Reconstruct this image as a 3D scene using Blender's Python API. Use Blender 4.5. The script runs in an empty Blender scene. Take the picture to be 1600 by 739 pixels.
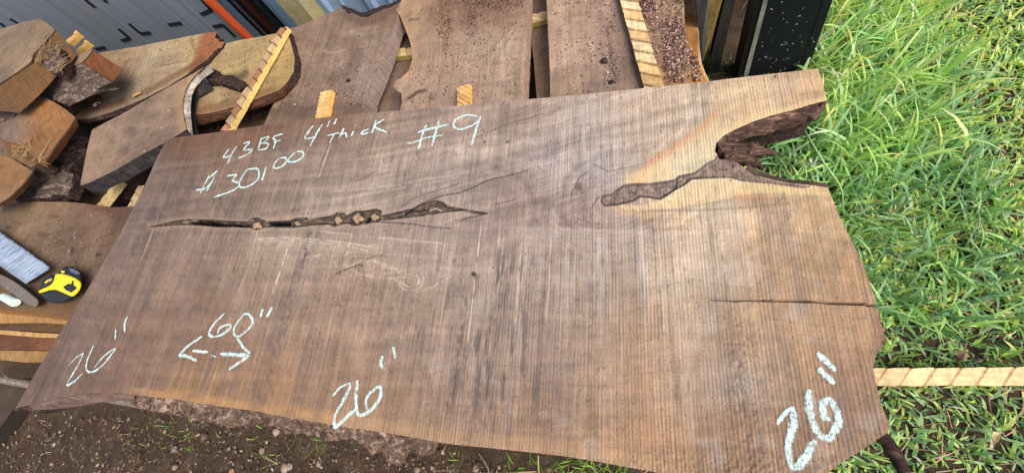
import bpy, bmesh, math, random
import numpy as np
from mathutils import Matrix, Vector
random.seed(7); RNG = np.random.default_rng(7)
scene = bpy.context.scene
COL = scene.collection
# ------------------------------------------------------------------ camera
PC = np.array([800.0, 369.5])          # image centre of the 1600x739 photograph
def _basis(v1, v2):
    a = np.array(v1, float) - PC; b = np.array(v2, float) - PC
    f = math.sqrt(-(a @ b))
    X = -np.array([a[0], a[1], f]); X /= np.linalg.norm(X)
    Y = np.array([b[0], b[1], f]); Y /= np.linalg.norm(Y)
    return f, np.array([X, Y, np.cross(X, Y)])
FOC, RW = _basis((-1492, 404), (950, -1300))
CAMZ = 1.06
cam_data = bpy.data.cameras.new('camera'); cam = bpy.data.objects.new('camera', cam_data); COL.objects.link(cam)
cam_data.sensor_width = 36; cam_data.lens = FOC / 1600 * 36; cam_data.clip_start = 0.02; cam_data.clip_end = 500
m = Matrix.Identity(4)
for i in range(3):
    m[i][0] = RW[i][0]; m[i][1] = -RW[i][1]; m[i][2] = -RW[i][2]
m[2][3] = CAMZ
cam.matrix_world = m
scene.camera = cam
# ------------------------------------------------------------------ world, sun, exposure
SUN_EL, SUN_AZ = math.radians(52), math.radians(115)   # azimuth clockwise from +Y (away)
w = bpy.data.worlds.new('World'); scene.world = w; w.use_nodes = True
nt = w.node_tree; nt.nodes.clear()
sky = nt.nodes.new('ShaderNodeTexSky'); sky.sky_type = 'NISHITA'; sky.sun_disc = False
sky.sun_elevation = SUN_EL; sky.sun_rotation = SUN_AZ; sky.dust_density = 4.0; sky.air_density = 1.0; sky.ozone_density = 1.0
bg = nt.nodes.new('ShaderNodeBackground'); bg.inputs[1].default_value = 0.15
wo = nt.nodes.new('ShaderNodeOutputWorld')
nt.links.new(sky.outputs[0], bg.inputs[0]); nt.links.new(bg.outputs[0], wo.inputs[0])
sd = bpy.data.lights.new('sun', 'SUN'); sd.energy = 1.5; sd.angle = math.radians(32); sd.color = (1, .97, .93)
so = bpy.data.objects.new('sun', sd); COL.objects.link(so)
sv = Vector((math.sin(SUN_AZ) * math.cos(SUN_EL), math.cos(SUN_AZ) * math.cos(SUN_EL), math.sin(SUN_EL)))
so.rotation_euler = sv.to_track_quat('Z', 'Y').to_euler(); so.location = (2, -2, 4)
vs = scene.view_settings
scene.display_settings.display_device = 'sRGB'
vs.view_transform = 'Standard'; vs.look = 'None'; vs.gamma = 1; vs.use_curve_mapping = False
vs.exposure = 0.6
# ------------------------------------------------------------------ helpers
def at(px, py, z=0.0):
    "point on the horizontal plane z seen at photo pixel (px, py)"
    v = RW @ np.array([px - PC[0], py - PC[1], FOC])
    t = (z - CAMZ) / v[2]
    return np.array([t * v[0], t * v[1], z])
def to_px(X, Y, Z):
    d = np.stack([X, Y, Z - CAMZ], -1) @ RW
    return PC[0] + FOC * d[..., 0] / d[..., 2], PC[1] + FOC * d[..., 1] / d[..., 2]
def lin(c):
    c = np.asarray(c, float) / 255.0
    return np.where(c <= .04045, c / 12.92, ((c + .055) / 1.055) ** 2.4)
def tag(o, label=None, cat=None, group=None, kind=None):
    if label: o['label'] = label
    if cat: o['category'] = cat
    if group: o['group'] = group
    if kind: o['kind'] = kind
    return o
def empty(name, loc, label, cat, group=None):
    o = bpy.data.objects.new(name, None); COL.objects.link(o); o.location = loc; o.empty_display_size = .05
    return tag(o, label, cat, group)
def link(name, me, mats=(), parent=None):
    o = bpy.data.objects.new(name, me); COL.objects.link(o)
    for mm in mats: me.materials.append(mm)
    if parent is not None:
        o.parent = parent
        o.location = -Vector(parent.location)      # meshes are made in world space; parents are unrotated
    return o
def mesh(name, V, F, colors=None, smooth=False, midx=None):
    me = bpy.data.meshes.new(name)
    me.from_pydata([tuple(map(float, v)) for v in V], [], [tuple(map(int, f)) for f in F])
    if colors is not None: set_col(me, colors)
    if midx is not None: me.polygons.foreach_set('material_index', np.asarray(midx, np.int32))
    if smooth: me.polygons.foreach_set('use_smooth', np.ones(len(me.polygons), bool))
    me.update(); return me
def set_col(me, c):
    a = me.color_attributes.new('Col', 'FLOAT_COLOR', 'POINT')
    c = np.asarray(c, float); 
    if c.ndim == 1: c = np.tile(c, (len(me.vertices), 1))
    full = np.ones((len(c), 4), np.float32); full[:, :3] = c[:, :3]
    a.data.foreach_set('color', full.ravel())
def hashn(ix, iy, seed):
    h = (ix.astype(np.int64) * 374761393 + iy.astype(np.int64) * 668265263 + seed * 974711) & 0x7fffffff
    h = ((h ^ (h >> 13)) * 1274126177) & 0x7fffffff
    h = h ^ (h >> 16)
    return (h & 0xffff) / 65535.0
def vnoise(x, y, seed=0):
    x = np.asarray(x, float); y = np.asarray(y, float)
    ix = np.floor(x); iy = np.floor(y); fx = x - ix; fy = y - iy
    fx = fx * fx * (3 - 2 * fx); fy = fy * fy * (3 - 2 * fy)
    a = hashn(ix, iy, seed); b = hashn(ix + 1, iy, seed); c = hashn(ix, iy + 1, seed); d = hashn(ix + 1, iy + 1, seed)
    return (a * (1 - fx) + b * fx) * (1 - fy) + (c * (1 - fx) + d * fx) * fy
def fbm(x, y, seed=0, octv=4):
    s = 0; a = .5; n = 0
    for k in range(octv):
        s = s + a * vnoise(x * 2 ** k, y * 2 ** k, seed + k * 17); n += a; a *= .5
    return s / n
def inpoly(x, y, poly):
    poly = np.asarray(poly, float); r = np.zeros(np.shape(x), bool)
    j = len(poly) - 1
    for i in range(len(poly)):
        xi, yi = poly[i]; xj, yj = poly[j]
        if yi != yj:
            r ^= ((yi > y) != (yj > y)) & (x < (xj - xi) * (y - yi) / (yj - yi) + xi)
        j = i
    return r
def pdist(x, y, pts, closed=False):
    "distance to a polyline, with fraction along it"
    pts = np.asarray(pts, float)
    if closed: pts = np.vstack([pts, pts[:1]])
    L = np.r_[0, np.cumsum(np.hypot(*np.diff(pts, axis=0).T))]
    best = np.full(np.shape(x), 1e9); tt = np.zeros(np.shape(x))
    for i in range(len(pts) - 1):
        a = pts[i]; d = pts[i + 1] - a; l2 = d @ d + 1e-12
        t = np.clip(((x - a[0]) * d[0] + (y - a[1]) * d[1]) / l2, 0, 1)
        q = np.hypot(x - a[0] - t * d[0], y - a[1] - t * d[1])
        mk = q < best
        best = np.where(mk, q, best); tt = np.where(mk, (L[i] + t * math.sqrt(l2)) / L[-1], tt)
    return best, tt
def sm(a, b, x):
    t = np.clip((x - a) / (b - a), 0, 1); return t * t * (3 - 2 * t)
def rbf(px, py, ctrl, eps=28.0):
    acc = 0; wsum = 0
    for (x, y, c) in ctrl:
        wt = 1.0 / ((px - x) ** 2 + (py - y) ** 2 + eps ** 2) ** 1.6
        acc = acc + wt[..., None] * lin(c); wsum = wsum + wt
    return acc / wsum[..., None]
def mixc(col, mk, c):
    c = np.asarray(c, float)
    return col * (1 - mk[..., None]) + (lin(c) if c.ndim == 1 else c) * mk[..., None]
def smooth_line(pts, n=6):
    "Catmull-Rom through the points"
    p = [np.asarray(q, float) for q in pts]
    if len(p) < 3: return np.array([p[0] + (p[-1] - p[0]) * t for t in np.linspace(0, 1, n + 1)])
    p = [2 * p[0] - p[1]] + p + [2 * p[-1] - p[-2]]
    out = []
    for i in range(1, len(p) - 2):
        for k in range(n):
            t = k / n
            out.append(.5 * (2 * p[i] + (p[i + 1] - p[i - 1]) * t + (2 * p[i - 1] - 5 * p[i] + 4 * p[i + 1] - p[i + 2]) * t * t + (3 * p[i] - p[i - 1] - 3 * p[i + 1] + p[i + 2]) * t ** 3))
    out.append(p[-2]); return np.array(out)
# ------------------------------------------------------------------ materials
def new_mat(name):
    mt = bpy.data.materials.new(name); mt.use_nodes = True
    n = mt.node_tree.nodes; l = mt.node_tree.links
    return mt, n, l, n['Principled BSDF']
def _noise(n, l, vec, scale, detail=3, rough=.6, dist=0.0):
    t = n.new('ShaderNodeTexNoise'); t.inputs['Scale'].default_value = scale
    t.inputs['Detail'].default_value = detail; t.inputs['Roughness'].default_value = rough; t.inputs['Distortion'].default_value = dist
    l.new(vec, t.inputs['Vector']); return t.outputs['Fac']
def _map(n, l, vec, sc, rotz=0.0):
    mp = n.new('ShaderNodeMapping'); mp.inputs['Scale'].default_value = sc; mp.inputs['Rotation'].default_value = (0, 0, rotz)
    l.new(vec, mp.inputs['Vector']); return mp.outputs[0]
def _rng(n, l, v, a, b, c, d):
    r = n.new('ShaderNodeMapRange'); r.inputs[1].default_value = a; r.inputs[2].default_value = b; r.inputs[3].default_value = c; r.inputs[4].default_value = d
    l.new(v, r.inputs[0]); return r.outputs[0]
def _m(n, l, op, a, b):
    q = n.new('ShaderNodeMath'); q.operation = op
    for i, v in enumerate((a, b)):
        if isinstance(v, (int, float)): q.inputs[i].default_value = v
        else: l.new(v, q.inputs[i])
    return q.outputs[0]
def _scale_col(n, l, colout, facout):
    v = n.new('ShaderNodeVectorMath'); v.operation = 'SCALE'
    l.new(colout, v.inputs[0]); l.new(facout, v.inputs['Scale']); return v.outputs[0]
def wood_mat(name, rot=0.0, grain=.25, saw=.2, sawfreq=200, rough=.75, bump=.25, speck=.25, spec=.3):
    "vertex colour x (long grain + cross saw marks + specks); rot = direction of the grain in the plan"
    mt, n, l, p = new_mat(name)
    att = n.new('ShaderNodeAttribute'); att.attribute_name = 'Col'
    tc = n.new('ShaderNodeTexCoord').outputs['Object']
    r = _map(n, l, tc, (1, 1, 1), -rot)
    g = _noise(n, l, _map(n, l, r, (9, 160, 60)), 1, 4, .65, .6)
    s = _noise(n, l, _map(n, l, r, (sawfreq, 5, 9)), 1, 3, .6)
    d = _noise(n, l, tc, 160, 3, .7)
    b = _noise(n, l, tc, 22, 4, .7)
    f = _m(n, l, 'ADD', _rng(n, l, g, .25, .75, -grain, grain), _rng(n, l, s, .25, .75, -saw, saw))
    f = _m(n, l, 'ADD', f, _rng(n, l, d, .3, .7, -speck * .6, speck * .6))
    f = _m(n, l, 'ADD', f, _rng(n, l, b, .3, .7, -.12, .12))
    f = _m(n, l, 'MAXIMUM', _m(n, l, 'ADD', f, 1.0), .1)
    l.new(_scale_col(n, l, att.outputs['Color'], f), p.inputs['Base Color'])
    p.inputs['Roughness'].default_value = rough; p.inputs['Specular IOR Level'].default_value = spec
    bp = n.new('ShaderNodeBump'); bp.inputs['Strength'].default_value = bump; bp.inputs['Distance'].default_value = .004
    h = _m(n, l, 'ADD', _m(n, l, 'MULTIPLY', g, .5), _m(n, l, 'ADD', s, _m(n, l, 'MULTIPLY', d, .8)))
    l.new(h, bp.inputs['Height']); l.new(bp.outputs[0], p.inputs['Normal'])
    return mt
def rough_mat(name, c1, c2, scale=30, bump=.8, rough=.9, stretch=(1, 1, 1), c3=None, useattr=False, dist=.01):
    mt, n, l, p = new_mat(name)
    tc = n.new('ShaderNodeTexCoord').outputs['Object']
    v = _map(n, l, tc, stretch)
    a = _noise(n, l, v, scale, 6, .7, .8); b = _noise(n, l, v, scale * 4.3, 3, .7)
    cr = n.new('ShaderNodeValToRGB'); e = cr.color_ramp.elements
    e[0].position = .36; e[0].color = (*lin(c1), 1); e[1].position = .64; e[1].color = (*lin(c2), 1)
    if c3 is not None:
        x = e.new(.52); x.color = (*lin(c3), 1)
    l.new(_m(n, l, 'ADD', _m(n, l, 'MULTIPLY', a, .7), _m(n, l, 'MULTIPLY', b, .3)), cr.inputs[0])
    out = cr.outputs[0]
    if useattr:
        att = n.new('ShaderNodeAttribute'); att.attribute_name = 'Col'
        mx = n.new('ShaderNodeMix'); mx.data_type = 'RGBA'; mx.blend_type = 'MULTIPLY'; mx.inputs[0].default_value = 1
        l.new(out, mx.inputs[6]); l.new(att.outputs['Color'], mx.inputs[7]); out = mx.outputs[2]
    l.new(out, p.inputs['Base Color'])
    p.inputs['Roughness'].default_value = rough; p.inputs['Specular IOR Level'].default_value = .25
    bp = n.new('ShaderNodeBump'); bp.inputs['Strength'].default_value = bump; bp.inputs['Distance'].default_value = dist
    l.new(_m(n, l, 'ADD', a, _m(n, l, 'MULTIPLY', b, .4)), bp.inputs['Height']); l.new(bp.outputs[0], p.inputs['Normal'])
    return mt
def plain_mat(name, c, rough=.5, metal=0.0, spec=.5, var=.12, scale=60, stretch=(1, 1, 1), bump=.05):
    mt, n, l, p = new_mat(name)
    tc = n.new('ShaderNodeTexCoord').outputs['Object']
    a = _noise(n, l, _map(n, l, tc, stretch), scale, 4, .65)
    rgb = n.new('ShaderNodeRGB'); rgb.outputs[0].default_value = (*lin(c), 1)
    l.new(_scale_col(n, l, rgb.outputs[0], _rng(n, l, a, .25, .75, 1 - var, 1 + var)), p.inputs['Base Color'])
    p.inputs['Roughness'].default_value = rough; p.inputs['Metallic'].default_value = metal; p.inputs['Specular IOR Level'].default_value = spec
    bp = n.new('ShaderNodeBump'); bp.inputs['Strength'].default_value = bump; bp.inputs['Distance'].default_value = .003
    l.new(a, bp.inputs['Height']); l.new(bp.outputs[0], p.inputs['Normal'])
    return mt
# ------------------------------------------------------------------ board builder
def board(name, outline, ztop, thick, paint, mats, parent=None, res=.004, disp=None, side=None, sidecol=(70, 55, 45), tilt=None, rings=5, noise_side=.0015, seed=1, rot=0.0):
    """A sawn board: fine grid of its top face clipped to an outline (photo pixels projected on the board's own plane),
    plus sides of real thickness. side(px,py,t) -> outward offset in m at depth fraction t."""
    zt = (lambda x, y: ztop + 0 * x) if tilt is None else tilt
    ow = []
    for (px, py) in outline:
        q = at(px, py, ztop)
        for _ in range(6): q = at(px, py, float(zt(q[0], q[1])))
        ow.append(q[:2])
    ow = np.array(ow)
    ca, sa = math.cos(rot), math.sin(rot)
    Rm = np.array([[ca, sa], [-sa, ca]])          # world -> local
    ol = ow @ Rm.T
    lo = ol.min(0) - res; hi = ol.max(0) + res
    nx = int((hi[0] - lo[0]) / res) + 2; ny = int((hi[1] - lo[1]) / res) + 2
    gx = lo[0] + np.arange(nx) * res; gy = lo[1] + np.arange(ny) * res
    GX, GY = np.meshgrid(gx, gy, indexing='ij')
    keep = inpoly(GX[:-1, :-1] + res / 2, GY[:-1, :-1] + res / 2, ol)
    idx = -np.ones((nx, ny), np.int64)
    used = np.zeros((nx, ny), bool)
    for dx in (0, 1):
        for dy in (0, 1): used[dx:nx - 1 + dx, dy:ny - 1 + dy] |= keep
    idx[used] = np.arange(used.sum())
    lx = GX[used]; ly = GY[used]
    I, J = np.nonzero(keep)
    F = np.stack([idx[I, J], idx[I + 1, J], idx[I + 1, J + 1], idx[I, J + 1]], 1)
    E = np.concatenate([F[:, [0, 1]], F[:, [1, 2]], F[:, [2, 3]], F[:, [3, 0]]])
    key = np.sort(E, 1); k = key[:, 0] * (len(lx) + 1) + key[:, 1]
    uq, inv, cnt = np.unique(k, return_inverse=True, return_counts=True)
    BE = E[cnt[inv] == 1]
    bv = np.unique(BE)
    # snap the boundary onto the outline
    bx, by = lx[bv], ly[bv]
    best = np.full(len(bv), 1e9); sx = bx.copy(); sy = by.copy(); nxo = np.zeros(len(bv)); nyo = np.zeros(len(bv))
    area = 0
    P2 = np.vstack([ol, ol[:1]])
    area = np.sum(P2[:-1, 0] * P2[1:, 1] - P2[1:, 0] * P2[:-1, 1])
    sgn = 1 if area > 0 else -1
    for i in range(len(ol)):
        a = P2[i]; d = P2[i + 1] - a; L2 = d @ d + 1e-12; t = np.clip(((bx - a[0]) * d[0] + (by - a[1]) * d[1]) / L2, 0, 1)
        qx = a[0] + t * d[0]; qy = a[1] + t * d[1]; dd = np.hypot(bx - qx, by - qy); mk = dd < best
        L = math.sqrt(L2)
        best[mk] = dd[mk]; sx[mk] = qx[mk]; sy[mk] = qy[mk]; nxo[mk] = sgn * d[1] / L; nyo[mk] = -sgn * d[0] / L
    lx[bv] = sx; ly[bv] = sy
    Wx = lx * ca - ly * sa; Wy = lx * sa + ly * ca
    Nx = nxo * ca - nyo * sa; Ny = nxo * sa + nyo * ca
    Z = zt(Wx, Wy)
    px, py = to_px(Wx, Wy, Z)
    C = paint(px, py, Wx, Wy)
    Zt = Z + (disp(px, py, Wx, Wy) if disp is not None else 0)
    V = [np.stack([Wx, Wy, Zt], 1)]; CC = [C]
    Fs = [F]; base = len(Wx); mi = [np.zeros(len(F), int)]
    loc = -np.ones(len(Wx), np.int64); loc[bv] = np.arange(len(bv)); nb = len(bv)
    qpx, qpy = px[bv], py[bv]
    # average normals of neighbours along the boundary to smooth corners
    for _ in range(2):
        ax = Nx.copy(); ay = Ny.copy()
        np.add.at(ax, loc[BE[:, 0]], Nx[loc[BE[:, 1]]]); np.add.at(ay, loc[BE[:, 0]], Ny[loc[BE[:, 1]]])
        np.add.at(ax, loc[BE[:, 1]], Nx[loc[BE[:, 0]]]); np.add.at(ay, loc[BE[:, 1]], Ny[loc[BE[:, 0]]])
        q = np.hypot(ax, ay) + 1e-9; Nx, Ny = ax / q, ay / q
    prev = bv.copy()
    for r in range(0, rings + 1):
        t = r / rings
        off = (side(qpx, qpy, t) if side is not None else np.zeros(nb)) if r else np.zeros(nb)
        if r: off = off + noise_side * (fbm(Wx[bv] * 60 + r * 3.1, Wy[bv] * 60 + r * 1.7, seed, 3) - .5) * 2
        vx = Wx[bv] + Nx * off; vy = Wy[bv] + Ny * off; vz = Zt[bv] - thick * t
        V.append(np.stack([vx, vy, vz], 1)); CC.append(np.tile(lin(sidecol), (nb, 1)) if np.ndim(sidecol) == 1 else sidecol)
        cur = base + np.arange(nb)
        if r:
            a = prev[loc[BE[:, 0]]]; b = prev[loc[BE[:, 1]]]; c = cur[loc[BE[:, 1]]]; d = cur[loc[BE[:, 0]]]
            Fs.append(np.stack([b, a, d, c], 1)); mi.append(np.full(len(BE), 1))
        prev = cur; base += nb
    Vt = np.concatenate(V); Ft = np.concatenate(Fs)
    ub = np.array([[x, y, float(zt(x, y)) - thick * .99] for x, y in ow])
    c0 = ow.mean(0)
    me = bpy.data.meshes.new(name)
    nv = len(Vt); nf = len(Ft); no = len(ow)
    Vt = np.concatenate([Vt, ub]); CC.append(np.tile(lin((70, 55, 45)), (no, 1)))
    me.vertices.add(len(Vt)); me.vertices.foreach_set('co', Vt.astype(np.float32).ravel())
    me.loops.add(nf * 4 + no)
    ng = np.arange(nv, nv + no); ng = ng[::-1] if sgn > 0 else ng
    me.loops.foreach_set('vertex_index', np.concatenate([Ft.ravel(), ng]).astype(np.int32))
    me.polygons.add(nf + 1)
    me.polygons.foreach_set('loop_start', np.r_[np.arange(nf) * 4, nf * 4].astype(np.int32))
    me.polygons.foreach_set('material_index', np.r_[np.concatenate(mi), 1].astype(np.int32))
    me.polygons.foreach_set('use_smooth', np.r_[np.ones(nf, bool), False])
    me.update(calc_edges=True); me.validate()
    set_col(me, np.concatenate(CC))
    return link(name, me, mats, parent)
def loft(name, rings, mats, parent=None, cap=True, smooth=False, col=None, midx=None, bevel=0.0, sub=0):
    "rings of (px, py, z): same count each, joined, both ends capped"
    V = []; F = []
    n = len(rings[0])
    for rg in rings:
        for q in rg: V.append(at(q[0], q[1], q[2]))
    for r in range(len(rings) - 1):
        for i in range(n):
            j = (i + 1) % n; F.append((r * n + i, r * n + j, (r + 1) * n + j, (r + 1) * n + i))
    F.append(tuple(range(n))[::-1]); F.append(tuple(range((len(rings) - 1) * n, len(rings) * n)))
    me = bpy.data.meshes.new(name); bm = bmesh.new()
    vv = [bm.verts.new(v) for v in V]
    for k, f in enumerate(F):
        fc = bm.faces.new([vv[i] for i in f]); fc.material_index = (midx(k, len(F), n) if midx else 0)
    bmesh.ops.recalc_face_normals(bm, faces=bm.faces)
    if bevel: bmesh.ops.bevel(bm, geom=bm.edges[:], offset=bevel, segments=2, affect='EDGES', clamp_overlap=True)
    if smooth:
        for f in bm.faces: f.smooth = True
    bm.to_mesh(me); bm.free()
    if col is not None: set_col(me, lin(col))
    return link(name, me, mats, parent)
def prism_bm(bm, a, b, w, h, up=Vector((0, 0, 1)), seg=1, jit=0.0):
    "bar from a to b (top centre line), width w, height h"
    a = Vector(a); b = Vector(b); d = (b - a).normalized(); s = d.cross(up).normalized(); u = s.cross(d)
    rows = []
    for k in range(seg + 1):
        c = a.lerp(b, k / seg); j = [random.uniform(-jit, jit) for _ in range(4)]
        rows.append([bm.verts.new(c - s * (w / 2 + j[0])), bm.verts.new(c + s * (w / 2 + j[1])), bm.verts.new(c + s * (w / 2 + j[2]) - u * h), bm.verts.new(c - s * (w / 2 + j[3]) - u * h)])
    for k in range(seg):
        for i in range(4):
            bm.faces.new((rows[k][i], rows[k][(i + 1) % 4], rows[k + 1][(i + 1) % 4], rows[k + 1][i]))
    bm.faces.new(rows[0][::-1]); bm.faces.new(rows[-1])
def bm_obj(name, bm, mats, parent=None, col=None, smooth=False):
    bmesh.ops.recalc_face_normals(bm, faces=bm.faces)
    if smooth:
        for f in bm.faces: f.smooth = True
    me = bpy.data.meshes.new(name); bm.to_mesh(me); bm.free()
    if col is not None: set_col(me, lin(col))
    return link(name, me, mats, parent)
def tube(bm, pts, rad, n=7):
    pts = [Vector(p) for p in pts]; rows = []
    for i, p in enumerate(pts):
        d = (pts[min(i + 1, len(pts) - 1)] - pts[max(i - 1, 0)]).normalized()
        s = d.cross(Vector((.1, .2, 1))).normalized(); u = s.cross(d); r = rad[i] if hasattr(rad, '__len__') else rad
        rows.append([bm.verts.new(p + (s * math.cos(2 * math.pi * k / n) + u * math.sin(2 * math.pi * k / n)) * r) for k in range(n)])
    for i in range(len(rows) - 1):
        for k in range(n): bm.faces.new((rows[i][k], rows[i][(k + 1) % n], rows[i + 1][(k + 1) % n], rows[i + 1][k]))
    bm.faces.new(rows[0][::-1]); bm.faces.new(rows[-1])
K = np.array([1.0, .955, .80]) * .98      # seen colour -> albedo
ZS = .40      # top of the big slab
ZB = .275     # top of the boards under it
M_PINE = wood_mat('yellow_pine', math.radians(0), .2, .2, 120, .7, .25, .12)
M_PINE_END = wood_mat('weathered_pine', math.radians(0), .3, .3, 100, .8, .4, .3)
M_FLAKE = wood_mat('shavings', 0, .1, 0, 100, .9, .1, .1)
# ------------------------------------------------------------------ ground
def soil_mat():
    mt, n, l, p = new_mat('damp_soil')
    tc = n.new('ShaderNodeTexCoord').outputs['Object']
    a = _noise(n, l, tc, 14, 6, .7, .5); b = _noise(n, l, tc, 90, 4, .75); c = _noise(n, l, tc, 300, 2, .6)
    cr = n.new('ShaderNodeValToRGB'); e = cr.color_ramp.elements
    e[0].position = .3; e[0].color = (*lin((46, 36, 29)), 1); e[1].position = .72; e[1].color = (*lin((108, 92, 74)), 1); x = e.new(.5); x.color = (*lin((72, 58, 46)), 1)
    l.new(_m(n, l, 'ADD', _m(n, l, 'MULTIPLY', a, .5), _m(n, l, 'ADD', _m(n, l, 'MULTIPLY', b, .35), _m(n, l, 'MULTIPLY', c, .15))), cr.inputs[0])
    l.new(cr.outputs[0], p.inputs['Base Color']); p.inputs['Roughness'].default_value = .95; p.inputs['Specular IOR Level'].default_value = .15
    bp = n.new('ShaderNodeBump'); bp.inputs['Strength'].default_value = .9; bp.inputs['Distance'].default_value = .012
    l.new(_m(n, l, 'ADD', a, _m(n, l, 'MULTIPLY', b, .6)), bp.inputs['Height']); l.new(bp.outputs[0], p.inputs['Normal'])
    return mt
def gh(X, Y): return .02 * (fbm(X * 3, Y * 3, 7, 3) - .5) + .012 * (fbm(X * 18, Y * 18, 9, 3) - .5)
xs = np.concatenate([[-60, -20, -8], np.arange(-4, 3, .02), [6, 20, 60]]); ys = np.concatenate([[-60, -20, -6, -2], np.arange(-.7, 2.6, .02), [5, 20, 60]])
GX, GY = np.meshgrid(xs, ys, indexing='ij'); GZ = gh(GX, GY); nx, ny = GX.shape
ii = np.arange(nx * ny).reshape(nx, ny)
me = mesh('ground', np.stack([GX.ravel(), GY.ravel(), GZ.ravel()], 1), np.stack([ii[:-1, :-1].ravel(), ii[1:, :-1].ravel(), ii[1:, 1:].ravel(), ii[:-1, 1:].ravel()], 1), smooth=True)
tag(link('ground', me, [soil_mat()]), kind='structure')
# ------------------------------------------------------------------ grass
def grass_mat():
    mt, n, l, p = new_mat('grass_blade')
    att = n.new('ShaderNodeAttribute'); att.attribute_name = 'Col'
    l.new(att.outputs['Color'], p.inputs['Base Color']); p.inputs['Roughness'].default_value = .42; p.inputs['Specular IOR Level'].default_value = .55
    tr = n.new('ShaderNodeBsdfTranslucent'); l.new(att.outputs['Color'], tr.inputs[0]); mx = n.new('ShaderNodeMixShader'); mx.inputs[0].default_value = .42
    l.new(p.outputs[0], mx.inputs[1]); l.new(tr.outputs[0], mx.inputs[2]); l.new(mx.outputs[0], n['Material Output'].inputs[0]); return mt
M_GRASS = grass_mat()
def blades(name, label, pts, length, width, cols, seed, lean=.7, cat='grass', droop=1.0, z0=0, dirx=None):
    rr = np.random.default_rng(seed); n = len(pts); X, Y = pts[:, 0], pts[:, 1]
    S = 4; a = rr.uniform(0, 2 * np.pi, n)
    if dirx is not None: a = np.where(rr.random(n) < dirx[1], dirx[0] + rr.normal(0, .6, n), a)
    L = length * rr.uniform(.5, 1.25, n); W = width * rr.uniform(.55, 1.25, n)
    th0 = rr.uniform(.1, lean, n); dth = rr.uniform(.1, 1.0, n) * droop
    px = X.copy(); py = Y.copy(); pz = gh(X, Y) + z0; V = []
    sx, sy = -np.sin(a), np.cos(a)
    tw = rr.uniform(-.5, .5, n)
    for k in range(S + 1):
        t = k / S; wd = W * (1 - t ** 2.2) * (.55 + .9 * min(t * 2, 1) * .5)
        if k == S: V.append(np.stack([px, py, pz], 1))
        else:
            dz = wd * tw * .5
            V.append(np.stack([px - sx * wd / 2, py - sy * wd / 2, pz - dz], 1)); V.append(np.stack([px + sx * wd / 2, py + sy * wd / 2, pz + dz], 1))
        th = th0 + dth * (t * 1.6)
        st = L / S; px = px + np.cos(a) * np.sin(th) * st; py = py + np.sin(a) * np.sin(th) * st; pz = pz + np.cos(th) * st
    V = np.stack(V, 1); nv = V.shape[1]                     # n, 2S+1, 3
    V[..., 2] = np.maximum(V[..., 2], .002)
    base = np.arange(n)[:, None] * nv
    Q = [base + np.array([2 * k, 2 * k + 1, 2 * k + 3, 2 * k + 2]) for k in range(S - 1)]; T = base + np.array([2 * S - 2, 2 * S - 1, 2 * S])
    Q = np.stack(Q, 1).reshape(-1, 4)
    me = bpy.data.meshes.new(name); me.vertices.add(n * nv); me.vertices.foreach_set('co', V.astype(np.float32).ravel())
    nq = len(Q); me.loops.add(nq * 4 + n * 3); me.loops.foreach_set('vertex_index', np.concatenate([Q.ravel(), T.ravel()]).astype(np.int32))
    me.polygons.add(nq + n); me.polygons.foreach_set('loop_start', np.concatenate([np.arange(nq) * 4, nq * 4 + np.arange(n) * 3]).astype(np.int32))
    me.polygons.foreach_set('use_smooth', np.ones(nq + n, bool)); me.update(calc_edges=True)
    cl = np.array([lin(c) for c in cols]); ci = cl[rr.integers(len(cl), size=n)] * rr.uniform(.75, 1.35, n)[:, None] * np.array([1.9, 1.48, 1.6])  # tint lifts blue to put a whitish sheen into the blade colour
    pat = fbm(X * 3.5, Y * 3.5, seed + 5, 3)
    ci = ci * (.8 + .45 * pat)[:, None]
    ci = np.repeat(ci[:, None, :], nv, 1)
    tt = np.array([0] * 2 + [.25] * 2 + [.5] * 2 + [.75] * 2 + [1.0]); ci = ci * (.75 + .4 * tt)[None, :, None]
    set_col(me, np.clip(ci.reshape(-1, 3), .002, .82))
    return tag(link(name, me, [M_GRASS]), label, cat, None, 'stuff')
rr = np.random.default_rng(11)
def scatter(n, x0, x1, y0, y1, keep): 
    P = np.stack([rr.uniform(x0, x1, n), rr.uniform(y0, y1, n)], 1); return P[rr.random(n) < keep(P[:, 0], P[:, 1])]
GREENS = [(102,152,70),(120,172,74),(92,142,84),(138,186,84),(84,130,84),(118,164,98),(160,200,100),(128,170,120)]
def edge(X, Y):   # the lawn begins right of the slab and thins into bare soil near the camera side
    e = sm(.18, .30, X + .0 * Y)
    thin = .3 + .85 * fbm(X * 6, Y * 6, 77, 3)
    return e * (1 - (X < .40) * (Y > .66)) * (1 - (X < .62) * (Y > 1.06)) * np.clip(thin + .15, 0, 1)
lawn = scatter(80000, .16, 2.4, -.45, 2.6, edge)
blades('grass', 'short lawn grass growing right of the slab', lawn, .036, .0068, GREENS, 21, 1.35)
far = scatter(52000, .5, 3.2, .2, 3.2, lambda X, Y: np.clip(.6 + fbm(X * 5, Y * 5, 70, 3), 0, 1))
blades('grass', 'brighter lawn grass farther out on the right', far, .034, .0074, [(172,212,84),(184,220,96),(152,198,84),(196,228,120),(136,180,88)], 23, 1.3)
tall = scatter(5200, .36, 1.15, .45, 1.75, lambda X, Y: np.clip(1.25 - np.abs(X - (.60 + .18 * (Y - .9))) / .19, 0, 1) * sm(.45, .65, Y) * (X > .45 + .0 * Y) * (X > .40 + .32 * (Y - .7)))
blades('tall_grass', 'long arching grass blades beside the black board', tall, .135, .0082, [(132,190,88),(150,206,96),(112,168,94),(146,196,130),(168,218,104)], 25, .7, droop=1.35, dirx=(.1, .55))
mid = scatter(4200, .36, .80, .2, 1.0, lambda X, Y: .5 * (1 - (X < .50) * (Y > .80)))
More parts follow.
